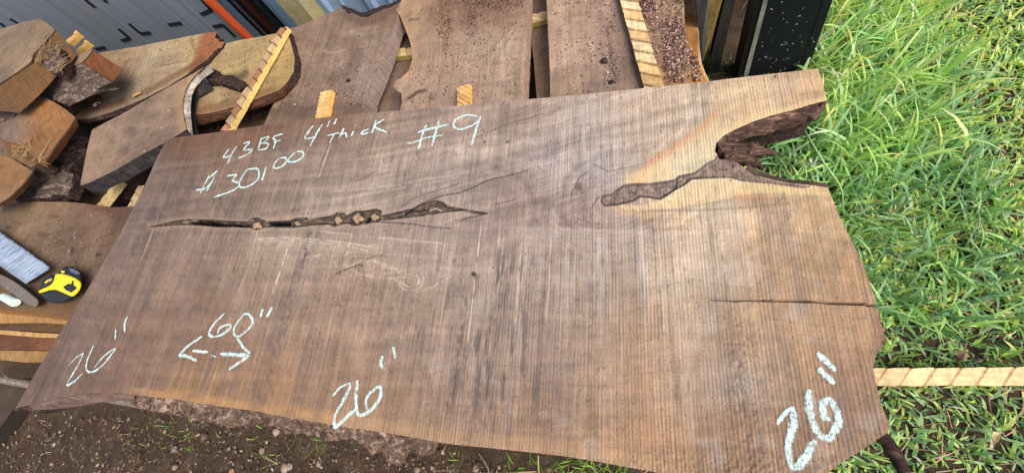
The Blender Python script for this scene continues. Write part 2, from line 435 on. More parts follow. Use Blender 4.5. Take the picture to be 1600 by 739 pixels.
blades('tall_grass', 'medium length grass round the notched end of the slab', mid, .085, .0074, [(104,156,86),(92,142,92),(126,176,92),(120,164,116)], 27, 1.05)
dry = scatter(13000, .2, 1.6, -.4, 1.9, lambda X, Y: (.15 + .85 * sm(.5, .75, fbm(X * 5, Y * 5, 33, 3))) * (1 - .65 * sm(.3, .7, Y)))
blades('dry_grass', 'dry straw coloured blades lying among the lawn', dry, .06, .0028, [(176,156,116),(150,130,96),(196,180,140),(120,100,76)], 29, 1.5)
# a few sprigs in the bare soil along the near edge of the slab
def clump(cx, cy, n, r, px_=True):
    p = at(cx, cy, .0)[:2]; return p + rr.normal(0, r, (n, 2))
sp = np.concatenate([clump(x, y, n, r) for x, y, n, r in [(265,664,10,.02),(262,680,6,.02),(300,675,12,.03),(235,665,6,.02),(305,695,6,.012),(220,690,6,.03),(340,672,4,.015),(405,682,6,.015),(415,700,3,.01),(505,688,16,.016),(470,688,5,.02),(425,715,8,.01),
      (712,718,6,.006),(820,725,14,.02),(850,735,14,.02),(905,738,60,.03),(935,736,60,.03),(970,740,40,.03),(800,735,10,.02)]])
blades('weed_sprigs', 'sparse green sprigs in the bare soil below the slab', sp, .042, .0026, [(98,140,48),(84,128,40),(120,160,60)], 31, 1.2, cat='weeds')
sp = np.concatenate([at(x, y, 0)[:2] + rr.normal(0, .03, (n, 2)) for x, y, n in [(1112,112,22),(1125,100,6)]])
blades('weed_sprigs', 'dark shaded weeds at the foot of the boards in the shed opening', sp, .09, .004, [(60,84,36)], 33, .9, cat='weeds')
bs = np.concatenate([scatter(1500, -2.4, .3, -.5, .0, lambda X, Y: .3 + .7 * fbm(X * 5, Y * 5, 3, 3))])
blades('dry_straw', 'thin dry straw bits lying on the bare soil', bs, .028, .0016, [(150,130,100),(110,90,70),(176,160,132),(84,66,50)], 35, 1.7, cat='straw')
# pebbles
def pebbles(label, pts, rmin, rmax, cols, seed):
    r_ = np.random.default_rng(seed); bm0 = bmesh.new(); bmesh.ops.create_icosphere(bm0, subdivisions=1, radius=1); bv = np.array([v.co[:] for v in bm0.verts]); bf = np.array([[v.index for v in f.verts] for f in bm0.faces]); bm0.free()
    V = []; F = []; C = []
    for i, (x, y) in enumerate(pts):
        r = r_.uniform(rmin, rmax) * r_.choice([.6, .8, 1, 1.4]); s = np.array([r * r_.uniform(.7, 1.3), r * r_.uniform(.7, 1.3), r * .6]); a = r_.uniform(0, 6.3)
        v = bv * (1 + r_.uniform(-.25, .25, (len(bv), 1))) * s; v = np.stack([v[:, 0] * math.cos(a) - v[:, 1] * math.sin(a), v[:, 0] * math.sin(a) + v[:, 1] * math.cos(a), v[:, 2]], 1)
        V.append(v + np.array([x, y, float(gh(np.array(x), np.array(y))) + r * .2])); F.append(bf + i * len(bv)); C.append(np.tile(lin(cols[r_.integers(len(cols))]) * r_.uniform(.7, 1.2), (len(bv), 1)))
    me = mesh('pebbles', np.concatenate(V), np.concatenate(F)); set_col(me, np.concatenate(C)); tag(link('pebbles', me, [M_FLAKE]), label, 'pebbles', None, 'stuff')
pebbles('small pebbles and crumbs of earth on the bare soil', scatter(2600, -2.4, .3, -.5, .0, lambda X, Y: .25 + .75 * fbm(X * 7, Y * 7, 13, 3)), .0015, .005, [(120,104,90),(96,80,66),(150,138,124),(70,56,46),(84,66,54)], 3)
for i, (px_, py_, r, c, lab) in enumerate([(434,674,.011,(176,160,136),'pale rounded pebble below the bark edge'),(412,704,.009,(150,132,112),'tan pebble just left of the pale rounded one'),(447,730,.012,(168,150,128),'grey pebble at the lower edge of the picture'),(455,728,.009,(160,144,126),'small pebble touching the grey one at the lower edge'),
      (500,724,.008,(160,140,116),'lone light pebble in the soil below the slab middle'),(276,701,.010,(140,128,112),'angular pebble below the left grass sprigs'),(276,729,.009,(150,132,108),'tan pebble low beneath the angular one'),(322,681,.010,(120,100,84),'brown stone beside the left grass sprigs'),(365,736,.009,(176,140,96),'orange pebble at the lower edge'),
      (360,700,.006,(140,130,118),'tiny grey pebble under the bark'),(745,731,.008,(150,140,124),'light pebble in the soil near the standing straw'),(653,733,.008,(150,130,104),'tan chip in the soil under the split bark')]):
    q = bmesh.new(); bmesh.ops.create_icosphere(q, subdivisions=2, radius=r); rq = random.Random(i + 50)
    for v in q.verts: v.co *= rq.uniform(.8, 1.15); v.co.z *= .6; v.co += Vector((*at(px_, py_, 0)[:2], .006))
    tag(bm_obj('pebble', q, [M_FLAKE], col=np.array(c) * .9), lab, 'pebble', 'light pebbles on the bare soil')
bm = bmesh.new(); tube(bm, [at(842,745,0), at(841,728,.05), at(841,712,.10)], .0016, 5); tube(bm, [at(745,739,.01), at(790,739,.012), at(838,736,.012)], .0014, 5)
tag(bm_obj('straw', bm, [M_PINE], col=(190, 160, 110)), 'thin upright straw under the lower edge of the slab', 'straw')
bm = bmesh.new(); tube(bm, [at(748,708,.01), at(755,718,.012), at(762,730,.012), at(766,745,.01)], .0016, 5)
tag(bm_obj('twig', bm, [M_PINE], col=(130, 112, 92)), 'thin grey twig on the soil near the standing straw', 'twig')
bm = bmesh.new(); vv = [bm.verts.new(Vector(at(x, y, z))) for x, y, z in ((1492,568,.03),(1494,556,.045),(1497,545,.06),(1508,551,.055),(1516,556,.05),(1505,562,.05))]; bm.faces.new(vv); bmesh.ops.solidify(bm, geom=bm.faces[:], thickness=.0008)
tag(bm_obj('dead_leaf', bm, [plain_mat('dead_leaf', (168, 134, 118), .7)]), 'pinkish brown dead leaf above the stick in the grass', 'leaf')
def chip(label, pts, z, c):
    bm = bmesh.new(); vv = [bm.verts.new(Vector(at(x, y, z + random.uniform(0, .012)))) for x, y in pts]; bm.faces.new(vv); bmesh.ops.solidify(bm, geom=bm.faces[:], thickness=.005)
    tag(bm_obj('wood_chip', bm, [M_FLAKE], col=c), label, 'wood chip')
chip('cream torn wood chip in the lower right grass', [(1546,700),(1550,682),(1552,673),(1564,676),(1562,686),(1556,692),(1552,700)], .03, (226, 210, 170))
chip('white scrap caught on the grass near the notch', [(1264,248),(1270,247),(1272,255),(1278,262),(1268,258)], .06, (216, 212, 206))
bm = bmesh.new(); tube(bm, [at(x, y, z) for x, y, z in ((1254,200,.10),(1275,235,.12),(1288,256,.12),(1310,286,.10),(1316,300,.08),(1318,335,.04))], [.0028, .0026, .0024, .002, .0016, .001], 6)
tag(bm_obj('grass_stem', bm, [plain_mat('stem_green', (150, 186, 110), .5)], smooth=True), 'long pale green runner stem arching from the notch of the slab', 'grass stem')
bm = bmesh.new(); tube(bm, [at(x, y, .03) for x, y in ((1438,192),(1455,176),(1478,158))], .0022, 5)
tag(bm_obj('straw', bm, [M_PINE], col=(206, 190, 140)), 'thick dry straw lying in the upper lawn', 'straw')
# ------------------------------------------------------------------ shed behind
WALLY = 1.40
M_SID = plain_mat('blue_grey_steel_siding', (150, 176, 204), .4, .1, var=.06)
M_DARKIN = plain_mat('dark_shed_inside', (26, 24, 22), .9)  # near-black colour stands in for the shade inside the shed
shed = empty('shed', (-.6, WALLY, 0), 'shed with blue grey ribbed steel siding behind the wood pile', 'shed')
bm = bmesh.new(); x = -1.66; prof = []
while x < .14:
    for dx, dy in ((0, 0), (.075, 0), (.085, -.018), (.11, -.018), (.12, 0), (.165, 0), (.17, -.006), (.178, -.006), (.183, 0)): prof.append((x + dx, WALLY + dy))
    x += .20
lo_ = [bm.verts.new((a, b_, .02)) for a, b_ in prof]; hi_ = [bm.verts.new((a, b_, 2.3)) for a, b_ in prof]
for i in range(len(prof) - 1): bm.faces.new((lo_[i], lo_[i + 1], hi_[i + 1], hi_[i]))
bm_obj('siding', bm, [M_SID], shed)
def box(name, lo, hi, mat, parent=None):
    bm = bmesh.new(); bmesh.ops.create_cube(bm, size=1)
    for v in bm.verts: v.co = Vector([lo[i] + (v.co[i] + .5) * (hi[i] - lo[i]) for i in range(3)])
    return bm_obj(name, bm, [mat], parent)
box('roof', (-5.6, WALLY - .02, 2.3), (1.0, 5, 2.38), M_SID, shed); box('back_wall', (-5.6, 4.9, 0), (1.0, 5, 2.3), M_DARKIN, shed)
box('side_wall', (.80, WALLY + .1, 0), (.86, 4.9, 2.3), M_DARKIN, shed); box('lintel', (.1, WALLY - .01, 1.2), (.9, WALLY + .05, 2.3), M_SID, shed)
box('inner_floor', (-3, WALLY + .05, .005), (.8, 4.9, .03), M_DARKIN, shed)
# timber posts against the siding
M_POST = wood_mat('greenish_treated_post', math.radians(0), .15, .2, 40, .8, .3, .2)
def vpost(label, px_, Y0, w, d, mat, col, z1=1.2, z0=0.0, cat='post', name='timber_post', pz=.12, grp=None, ang=0):
    v = RW @ np.array([px_ - PC[0], 8 - PC[1], FOC]); t = Y0 / v[1]; X = t * v[0]
    bm = bmesh.new(); bmesh.ops.create_cube(bm, size=1)
    for q in bm.verts: q.co = Vector((q.co.x * w, q.co.y * d, z0 + (q.co.z + .5) * (z1 - z0)))
    bmesh.ops.bevel(bm, geom=bm.edges[:], offset=.004, segments=2)
    bmesh.ops.rotate(bm, verts=bm.verts, matrix=Matrix.Rotation(ang, 3, 'Z'))
    for q in bm.verts: q.co += Vector((X, Y0, 0))
    return tag(bm_obj(name, bm, [mat], col=col), label, cat, grp)
vpost('greenish square timber post against the blue siding', 468, WALLY - .08, .085, .08, M_POST, (168, 156, 112))
def wallq(label, name, cat, pxs, Yw, mat, th=.02, col=None, ys=None):
    "upright panel: photo pixels on the vertical plane Y = Yw (or per-corner Y)"
    V = []
    for i, (x, y) in enumerate(pxs):
        Yc = ys[i] if ys else Yw; v = RW @ np.array([x - PC[0], y - PC[1], FOC]); t = Yc / v[1]; V.append((t * v[0], Yc, CAMZ + t * v[2]))
    return V
# grey pressed metal panel leaning at the upper left : plane through two plan points
pA = at(60, 128, .10)[:2]; pB = at(392, 66, .10)[:2]; dP = (pB - pA) / np.linalg.norm(pB - pA); nP = np.array([-dP[1], dP[0]])
def onP(x, y, off=0.0):
    v = RW @ np.array([x - PC[0], y - PC[1], FOC]); o = pA - nP * off
    t = (o @ nP) / (v[:2] @ nP); return np.array([t * v[0], t * v[1], CAMZ + t * v[2]])
pan = empty('metal_panel', (*((pA + pB) / 2), 0), 'grey pressed metal panel with dark slots standing behind the pile', 'metal panel')
M_PAN = plain_mat('grey_brushed_panel', (136, 144, 152), .45, .25, var=.22, scale=1.0, stretch=(60, 60, 1.5), bump=.2)
L0 = (pA - dP * 1.2); L1 = pB
bm = bmesh.new()
for off in (0, 1):
    pass
def pquad(bm, a2, b2, z0, z1, off=0, th=.006):
    a = a2 - nP * off; b_ = b2 - nP * off; c = a + nP * th; d = b_ + nP * th
    v = [bm.verts.new((*q, z)) for z in (z0, z1) for q in (a, b_, d, c)]
    for f in ((0,1,2,3),(7,6,5,4),(0,4,5,1),(1,5,6,2),(2,6,7,3),(3,7,4,0)): bm.faces.new([v[i] for i in f])
pquad(bm, L0, L1, .02, 1.1)
bm_obj('sheet', bm, [M_PAN], pan)
bm = bmesh.new(); pquad(bm, L1 - dP * .004, L1 + dP * .012, .01, 1.1, .012, .03); bm_obj('orange_edge', bm, [plain_mat('orange_paint', (190, 78, 34), .6)], pan)
M_SLOT = plain_mat('slot_dark', (14, 15, 18), .8)
def slot(pts, wd=4.5):
    bm = bmesh.new(); q = [onP(x, y, .003) for x, y in pts]
    n3 = Vector((nP[0], nP[1], 0))
    for a, b_ in zip(q[:-1], q[1:]): prism_bm(bm, a - (np.array(b_) - np.array(a)) * .05, b_, wd / 330, .004, up=-n3)
    bm_obj('slot', bm, [M_SLOT], pan)
for pts in ([(186,47),(202,61),(190,65)], [(202,39),(220,54),(235,52)], [(264,40),(283,37)], [(316,2),(330,17),(314,24)], [(334,43),(348,40),(367,58)], [(150,78),(164,75)], [(132,0),(148,13)], [(160,-2),(166,5)], [(16,31),(28,38)], [(0,37),(8,44)]): slot(pts)
# dark glossy plastic tote and clear sheet between the panel and the siding
tb = empty('black_plastic_bin', (*at(395, 30, .1)[:2], 0), 'glossy black plastic thing wedged between metal panel and siding', 'bin')
q0 = pB + dP * .03; bm = bmesh.new(); pquad(bm, q0 - dP * .02, q0 + dP * .085, .02, 1.0, -.06, .04); bm_obj('panel', bm, [plain_mat('gloss_black', (20, 21, 24), .2, var=.3)], tb)
bm = bmesh.new(); pquad(bm, q0 + dP * .012, q0 + dP * .02, .02, 1.0, -.045, .008); bm_obj('rib', bm, [plain_mat('gloss_grey', (50, 54, 58), .2)], tb)
# boards standing in the shed opening
def leaning(label, name, cat, q, mat, col, th=.02, thdir=(0, 1)):
    """q: four (px, py, z); a flat board with thickness th pushed back along thdir"""
    V = [Vector(at(x, y, z)) for x, y, z in q]; d = Vector((thdir[0] * th, thdir[1] * th, 0)); bm = bmesh.new()
    a = [bm.verts.new(v) for v in V]; b_ = [bm.verts.new(v + d) for v in V]
    bm.faces.new(a); bm.faces.new(b_[::-1])
    for i in range(4): bm.faces.new((a[i], a[(i + 1) % 4], b_[(i + 1) % 4], b_[i]))
    return bm_obj(name, bm, [mat], None, col=col), label, cat
def blackboard_mat():
    mt, n, l, p = new_mat('black_painted_board')
    p.inputs['Base Color'].default_value = (*lin((34, 37, 42)), 1); p.inputs['Roughness'].default_value = .75; p.inputs['Specular IOR Level'].default_value = .2
    return mt
MBB = blackboard_mat(); M_SHADE = M_DARKIN
bb = empty('black_board', (*at(1215, 118, 0)[:2], 0), 'tall black painted panel with pale edge standing in the grass', 'black panel')
_q = [at(1168,122,0), at(1262,110,0), at(1208,-30,.42)]; _n = np.cross(_q[1] - _q[0], _q[2] - _q[0])
def onB(x, y, off=0.0):
    v = RW @ np.array([x - PC[0], y - PC[1], FOC]); o = _q[0] + np.array([0, -off, 0]) - np.array([0, 0, CAMZ]); t = (o @ _n) / (v @ _n); return np.array([0, 0, CAMZ]) + t * v
V = [onB(1168,122), onB(1262,110), onB(1312,-30), onB(1208,-30)]
bm = bmesh.new(); a = [bm.verts.new(Vector(v)) for v in V]; b_ = [bm.verts.new(Vector(v) + Vector((0, .05, 0))) for v in V]; bm.faces.new(a); bm.faces.new(b_[::-1])
for i in range(4): bm.faces.new((a[i], a[(i + 1) % 4], b_[(i + 1) % 4], b_[i]))
bm_obj('painted_face', bm, [MBB], bb)
def sub(name, P4, th, mat, col, parent):
    bm = bmesh.new(); a = [bm.verts.new(Vector(v)) for v in P4]; b_ = [bm.verts.new(Vector(v) + Vector((0, th, 0))) for v in P4]; bm.faces.new(a); bm.faces.new(b_[::-1])
    for i in range(4): bm.faces.new((a[i], a[(i + 1) % 4], b_[(i + 1) % 4], b_[i]))
    return bm_obj(name, bm, [mat], parent, col=col)
sub('pale_edge', [onB(1161,123), onB(1168,122), onB(1208,-30), onB(1201,-30)], .05, M_PINE_END, (178, 176, 164), bb)
sub('inner_edge', [onB(1151,124,-.002), onB(1161,123,-.002), onB(1201,-30,-.002), onB(1190,-30,-.002)], .06, M_PINE_END, (34, 29, 23), bb)  # colour darkened to put the shade of the opening into it
sub('groove_shade_strip', [onB(1249,111.5,.001), onB(1250.5,111.3,.001), onB(1299,-30,.001), onB(1297.5,-30,.001)], .0005, M_SLOT, None, bb)  # flat dark strip standing in for the shadow of a groove
# shavings stuck to the black board
nb_ = []; r_ = random.Random(9); bm = bmesh.new(); Va = [Vector(v) for v in V]
for _ in range(48):
    u, v_ = r_.uniform(.06, .94), r_.random() ** .9 * .95 + .03; p0 = (Va[0].lerp(Va[1], u)).lerp(Va[3].lerp(Va[2], u), v_) + Vector((0, -.003, 0)); a_ = r_.uniform(0, 3.14); d_ = Vector((math.cos(a_), 0, math.sin(a_))) * r_.uniform(.0006, .005)
    tube(bm, [p0 - d_, p0 + Vector((0, -.001, .001)), p0 + d_], r_.uniform(.0005, .0012), 4)
bm_obj('stuck_shavings', bm, [M_PINE], bb, col=(150, 146, 138))['kind'] = 'stuff'
o = sub('timber_post', [at(1092,92,.12), at(1100,96,.05), at(1112,-40,.35), at(1086,-40,.35)], .05, M_PINE_END, (92, 90, 84), None); tag(o, 'grey weathered post with a bolt hole beside the orange board end', 'post')
bm = bmesh.new(); bmesh.ops.create_uvsphere(bm, u_segments=12, v_segments=8, radius=.008); pz_ = Vector(at(1092, 5, .27)) + Vector((0, -.004, 0))
for v in bm.verts: v.co += pz_
h_ = bm_obj('bolt_hole', bm, [M_SLOT], o)
o = sub('standing_board', [at(1095,95,.05), at(1102,98,.0), at(1140,-40,.30), at(1112,-40,.32)], .03, M_PINE_END, (128, 108, 56), None); tag(o, 'narrow yellow board standing in the dark shed opening', 'standing board')
o = sub('standing_board', [at(1104,120,.0), at(1122,118,.0), at(1158,-40,.20), at(1142,-40,.24)], .03, M_PINE_END, (28, 23, 18), None); tag(o, 'dim brown board standing deeper in the dark shed opening', 'standing board')  # near-black brown carries the shade deep in the opening
# added unseen cover, dark back and cheeks keep the shed opening in shade
box('shade_cover', (.10, .98, .50), (.62, 3.0, .56), M_DARKIN, shed); box('shade_back', (.10, 1.60, 0), (.80, 1.66, .50), M_DARKIN, shed); box('shade_cheek', (.13, 1.12, 0), (.16, 1.6, .50), M_DARKIN, shed); box('shade_cheek', (.60, 1.25, 0), (.63, 1.6, .50), M_DARKIN, shed)
# ------------------------------------------------------------------ the big slab
SLAB = [(262,217),(300,212),(345,206),(440,192),(520,182),(624,173),(700,167),(820,156),(900,149),(985,140),(1080,131),(1170,120),(1278,108),(1286,130),(1290,158),
 (1262,165),(1240,172),(1205,181),(1175,191),(1150,202),(1130,213),(1119,224),(1117,236),(1124,247),(1140,250),(1153,254),(1166,264),(1181,274),(1206,281),(1232,286),(1263,289),(1293,293),
 (1301,312),(1310,335),(1323,362),(1335,385),(1346,408),(1355,430),(1362,452),(1368,466),(1371,478),(1374,490),(1381,500),(1379,508),(1385,515),(1381,522),(1386,530),(1379,537),(1382,543),(1372,550),(1368,558),(1364,574),
 (1369,600),(1376,628),(1384,648),(1390,664),(1387,675),(1368,688),(1340,707),(1315,722),(1292,739),(1240,762),(1150,757),(1045,741),(990,731),(930,720),(880,712),(800,703),(740,697),(700,693),
 (650,684),(606,676),(550,668),(512,662),(450,652),(400,642),(340,634),(278,624),(214,617),(185,613),(143,614),(110,618),(68,627),(23,638),
 (40,609),(60,574),(95,517),(130,463),(160,413),(190,361),(212,318),(232,277),(247,243)]
SC = [(280,225,(84,62,50)),(400,205,(98,74,60)),(330,240,(104,82,70)),(520,195,(112,88,76)),(250,300,(100,85,80)),(330,300,(112,96,90)),(200,400,(103,86,79)),(130,520,(97,79,72)),(60,615,(92,75,68)),
 (300,400,(116,98,90)),(300,470,(112,91,81)),(230,560,(106,85,74)),(300,560,(112,88,74)),(400,600,(118,92,74)),(300,612,(130,100,74)),(170,590,(104,82,72)),
 (430,270,(122,106,99)),(500,250,(128,112,105)),(500,310,(136,122,116)),(450,385,(136,122,114)),(600,280,(142,128,122)),(560,210,(124,106,95)),
 (420,470,(120,101,91)),(520,480,(124,104,93)),(520,600,(122,99,85)),(440,630,(132,104,80)),(600,650,(126,102,84)),
 (650,200,(132,113,103)),(700,270,(142,128,122)),(660,340,(134,116,111)),(700,400,(140,124,117)),(650,500,(130,111,100)),(700,560,(128,110,103)),(700,660,(126,103,90)),
 (800,180,(142,123,112)),(780,230,(145,129,120)),(850,250,(150,138,137)),(820,320,(134,113,107)),(780,360,(134,115,110)),(850,420,(140,124,118)),(800,500,(130,114,108)),(850,560,(136,115,106)),(850,660,(134,107,90)),(900,700,(138,112,90)),
 (930,200,(156,143,138)),(940,260,(160,150,151)),(930,340,(142,122,117)),(880,350,(138,116,112)),(1020,350,(146,122,112)),
 (1000,170,(166,147,134)),(1090,210,(186,171,150)),(1040,200,(164,146,136)),(1000,400,(158,143,133)),(940,430,(136,118,108)),(1060,440,(160,143,130)),(1000,520,(148,122,103)),(1000,600,(146,118,98)),(1000,680,(142,110,86)),
 (1100,160,(182,164,147)),(1150,150,(186,170,156)),(1200,150,(190,172,156)),(1220,135,(178,160,152)),(1260,150,(190,160,130)),(1180,175,(200,172,136)),
 (1090,300,(200,182,150)),(1120,330,(186,166,142)),(1200,300,(196,168,132)),(1190,340,(172,146,122)),(1250,330,(174,146,116)),(1050,320,(176,152,128)),
 (1150,380,(160,137,116)),(1250,400,(160,131,104)),(1130,430,(156,140,130)),(1330,440,(158,126,98)),(1200,450,(158,130,106)),
 (1150,520,(150,124,102)),(1080,580,(150,130,118)),(1150,600,(150,134,124)),(1150,670,(132,102,82)),(1250,520,(152,124,100)),(1300,600,(142,112,90)),(1330,560,(146,114,88)),(1250,690,(130,102,84)),(1370,650,(136,108,88)),(1080,715,(136,108,84)),(1150,735,(132,104,82))]
def cv(pts, s, ox, oy): return [(x / s + ox, y / s + oy) for x, y in pts]
CRACK = cv([(80,450),(200,422),(300,400),(420,390),(600,395),(750,405),(890,410),(930,380),(980,378),(1050,410),(1240,400),(1300,380),(1387,375)], 5.333, 220, 270) + \
  cv([(0,320),(180,290),(240,260),(290,270),(300,290),(380,250),(440,250),(540,235),(580,250),(570,290),(700,260),(820,235),(900,190),(1000,168),(1060,180),(1100,215),(1220,235),(1300,250),(1410,266),
      (1410,270),(1300,267),(1220,243),(1050,260),(900,285),(560,325),(520,335),(440,350),(360,362),(320,345),(270,350),(210,368),(170,350),(0,360)], 5, 480, 280) + \
  cv([(1387,440),(1260,455),(1050,450),(970,470),(900,455),(800,450),(640,450),(520,440),(380,430),(200,440)], 5.333, 220, 270)
BLACK = [cv([(385,410),(430,400),(600,403),(700,420),(890,425),(895,450),(800,450),(660,443),(530,436),(400,425)], 5.333, 220, 270), cv([(1050,415),(1240,408),(1230,435),(1060,438)], 5.333, 220, 270),
  cv([(1470,410),(1560,408),(1555,425),(1475,428)], 5.333, 220, 270), cv([(445,290),(490,285),(475,335),(440,335)], 5, 480, 280)]
KNOTS = [(399,351.5,8.5,7.5), (462,348,5,4), (526,343,7,8.5), (557,340,11,9), (583,338,8,7)]
BARKIN = cv([(470,600),(490,560),(560,550),(650,480),(720,465),(870,462),(980,448),(1080,430),(1110,400),(1250,370),(1350,290),(1410,262),(1420,230)], 5.28, 850, 200) + [(1130,238),(1160,254),(1175,268),(1190,277),(1215,284),(1266,291),(1255,294),(1210,288),(1180,285),(1158,283),(1140,278),(1115,278)] + cv([(1220,420),(1170,460),(1100,500),(960,590),(880,575),(800,565),(740,600),(600,635),(500,640)], 5.28, 850, 200)
def smear(px, py, pts, wdt, soft=1.0):
    d, t = pdist(px, py, pts); return 1 - sm(wdt * .5, wdt * .5 + soft, d)
def tapered(px, py, pts, w0, w1, soft=1.0):
    d, t = pdist(px, py, pts); hw = (w0 + (w1 - w0) * t) * .5; return 1 - sm(hw, hw + soft, d)
def slab_paint(px, py, X, Y):
    c = rbf(px, py, SC)
    # broad lengthwise tone, following the growth rings
    wob = 10 * (fbm(px / 140, py / 90, 3) - .5)
    d1, _ = pdist(px, py, [(200,356),(400,352),(560,340),(660,322),(750,330)]); d2, _ = pdist(px, py, [(960,312),(1040,296),(1110,245),(1140,190),(1230,150),(1330,120)])
    k_ = 45.0; phi = -k_ * np.log(np.exp(-d1 / k_) + np.exp(-d2 / k_) + 1e-9) + 16 * (fbm(px / 80, py / 60, 15, 3) - .5)
    ring = fbm(phi / 10, px / 300, 11, 3) - .5; rr = fbm(phi / 3.6, px / 120, 12, 2) - .5
    up = np.exp(-((py - 270) / 120) ** 2)
    c = c * (1 + (.22 + .22 * up) * ring + (.10 + .16 * up) * rr)[:, None]
    sg = 1 / (1 + np.exp(-(px - 800) / 150)); top = 1 - sm(-12, 25, py - (352 - .09 * np.clip(px - 700, 0, 400)))
    psi = py + 150 * sg + .05 * (px - 300) + 30 * (fbm(px / 150, py / 110, 311, 3) - .5)
    for nz, am in ((fbm(psi / 13, px / 420, 312, 3), 1.0), (fbm(psi / 6, px / 260, 313, 2), .6)):
        c = c * (1 + (nz - .5)[:, None] * .60 * (top * am)[:, None])
        ln_ = 1 - sm(.0, .028, np.abs(nz - .5)); c = mixc(c, ln_ * top * .42 * am * sm(.3, .6, fbm(px / 60, py / 40, 314, 2)), (84, 62, 56))
    psi2 = py - .045 * (px - 300) + 22 * (fbm(px / 190, py / 90, 315, 3) - .5) + 20 * np.exp(-((px - 1150) / 120) ** 2)
    nz = fbm(psi2 / 11, px / 420, 316, 3); c = c * (1 + (nz - .5)[:, None] * .30 * (1 - top)[:, None]); ln_ = 1 - sm(0, .022, np.abs(nz - .5)); c = mixc(c, ln_ * (1 - top) * .26, (90, 68, 58))
    big = fbm(px / 55, py / 45, 21, 4) - .5
    c = c * (1 + .34 * big)[:, None]
    # coordinate across the saw marks
    s = X * 1000 + 8 * (Y - .2)
    band = fbm(s / 26, Y * 1.6, 31, 3) - .5
    c = c * (1 + .34 * band)[:, None]
    fine = fbm(s / 5, Y * 5, 41, 2) - .5
    c = c * (1 + .08 * fine)[:, None]
    mot = fbm(px / 9 + .3 * fbm(px / 30, py / 30, 2), py / 12, 141, 4) - .5
    c = c * (1 + .34 * mot)[:, None]
    pits = sm(.70, .80, fbm(px / 3.0, py / 4.5, 151, 3)); c = mixc(c, pits * .5, (62, 50, 48))
    c = mixc(c, sm(.6, .8, fbm(px / 40, py / 30, 161, 4)) * .28 * sm(500, 900, px), (176, 168, 168))
    # blue-grey mineral smears along the saw direction
    st = sm(.60, .78, fbm(s / 22, Y * 3.2, 51, 4)); c = mixc(c, st * .30 * (.4 + 1.2 * fbm(px / 6, py / 7, 171, 2)), (88, 80, 88))
    z = sm(.6, .74, fbm(s / 9, Y * 14, 61, 3)) * (np.exp(-((px - 770) / 95) ** 2) * sm(380, 430, py) * (1 - sm(600, 690, py)) * .8 + .16)
    c = mixc(c, np.clip(z, 0, 1) * .8, (72, 66, 70))
    # pale planer chatter on the grey patches
    pl = sm(.58, .72, fbm(s / 14, Y * 6, 71, 3)) * (np.exp(-((px - 1000) / 150) ** 2 - ((py - 390) / 70) ** 2) + np.exp(-((px - 930) / 90) ** 2 - ((py - 240) / 50) ** 2) + .12)
    c = mixc(c, np.clip(pl, 0, 1) * .4, (186, 178, 176))
    # smooth band edge below the pale rib zone
    c = mixc(c, (sm(352, 355, py - .03 * (px - 800)) * (1 - sm(358, 400, py))) * sm(780, 830, px) * (1 - sm(1060, 1090, px)) * .3, (178, 166, 158))
    c = mixc(c, (inpoly(px, py, [(1180,330),(1150,350),(1158,385),(1172,405),(1190,430),(1180,450),(1110,440),(1060,430),(1070,380),(1100,340)])) * .22, (196, 182, 172))
    # colours round the bark pocket
    d, t = pdist(px, py, BARKIN, True); ins = inpoly(px, py, BARKIN)
    halo = np.where(ins, 0, np.exp(-(d / 16) ** 2)) * (1 - sm(250, 280, -py + 560 - 0 * px) * 0)
    c = mixc(c, halo * .5 * sm(985, 1040, px), (196, 180, 150))
    c = mixc(c, np.where(ins, 0, np.exp(-(d / 4.5) ** 2)) * .6 * sm(1010, 1050, px), (214, 202, 176))
    FL = [(985,292),(996,272),(1012,253),(1036,236),(1062,218),(1092,198),(1116,172),(1128,176),(1124,200),(1120,222),(1116,240),(1098,254),(1070,266),(1040,283),(1000,296)]
    fi = inpoly(px, py, FL); fd, _ = pdist(px, py, FL, True); fu, _ = pdist(px, py, [(988,290),(996,272),(1012,253),(1036,236),(1062,218),(1092,198),(1116,172)])
    fw = 4 * (fbm(px / 10, py / 7, 301, 3) - .5)
    c = mixc(c, np.where(fi, sm(0, 3, fd + fw * .3), 0) * .55, (200, 180, 148))
    c = mixc(c, np.where(fi, 1, 0) * (1 - sm(4, 17, fu + fw)) * .65 * (.6 + .6 * fbm(phi / 2.5, px / 60, 302, 2)), (176, 120, 88))
    c = mixc(c, np.where(fi, 0, np.exp(-(fu / 6) ** 2)) * .3, (150, 134, 124))
    LB = [(955,318),(1000,318),(1040,308),(1068,296),(1085,284),(1115,279),(1160,284),(1210,290),(1293,298),(1296,308),(1240,304),(1180,304),(1120,316),(1060,327),(1000,332),(970,328)]
    li = inpoly(px, py, LB); ld, _ = pdist(px, py, LB, True); c = mixc(c, np.where(li, sm(0, 5, ld + fw * .5), 0) * .55 * (.6 + .7 * fbm(phi / 3, px / 70, 305, 2)), (206, 182, 140)); c = mixc(c, (1 - sm(.3, 1.6, ld)) * (py > 300) * (px < 1230) * .35, (120, 100, 86))
    c = mixc(c, sm(1108, 1126, px + .25 * (py - 150) + fw) * (py < 215) * (1 - sm(0, 1, np.zeros_like(px))) * .30, (196, 160, 118))
    c = mixc(c, 0 * smear(px, py, [(995,272),(1030,247),(1080,221),(1128,192)], 1, 17) * (1 - .5 * sm(1060, 1130, px)) * 1.0 * (.5 + fbm(px / 8, py / 5, 44, 3)), (188, 126, 98))
    c = mixc(c, smear(px, py, [(985,282),(1010,272),(1045,262)], 8, 12) * .5, (214, 184, 138))
    c = mixc(c, smear(px, py, [(1055,262),(1080,262),(1105,252)], 4, 7) * .55, (134, 138, 134))
    c = mixc(c, smear(px, py, [(1130,218),(1090,250),(1060,262)], 10, 16) * .4, (206, 192, 168))
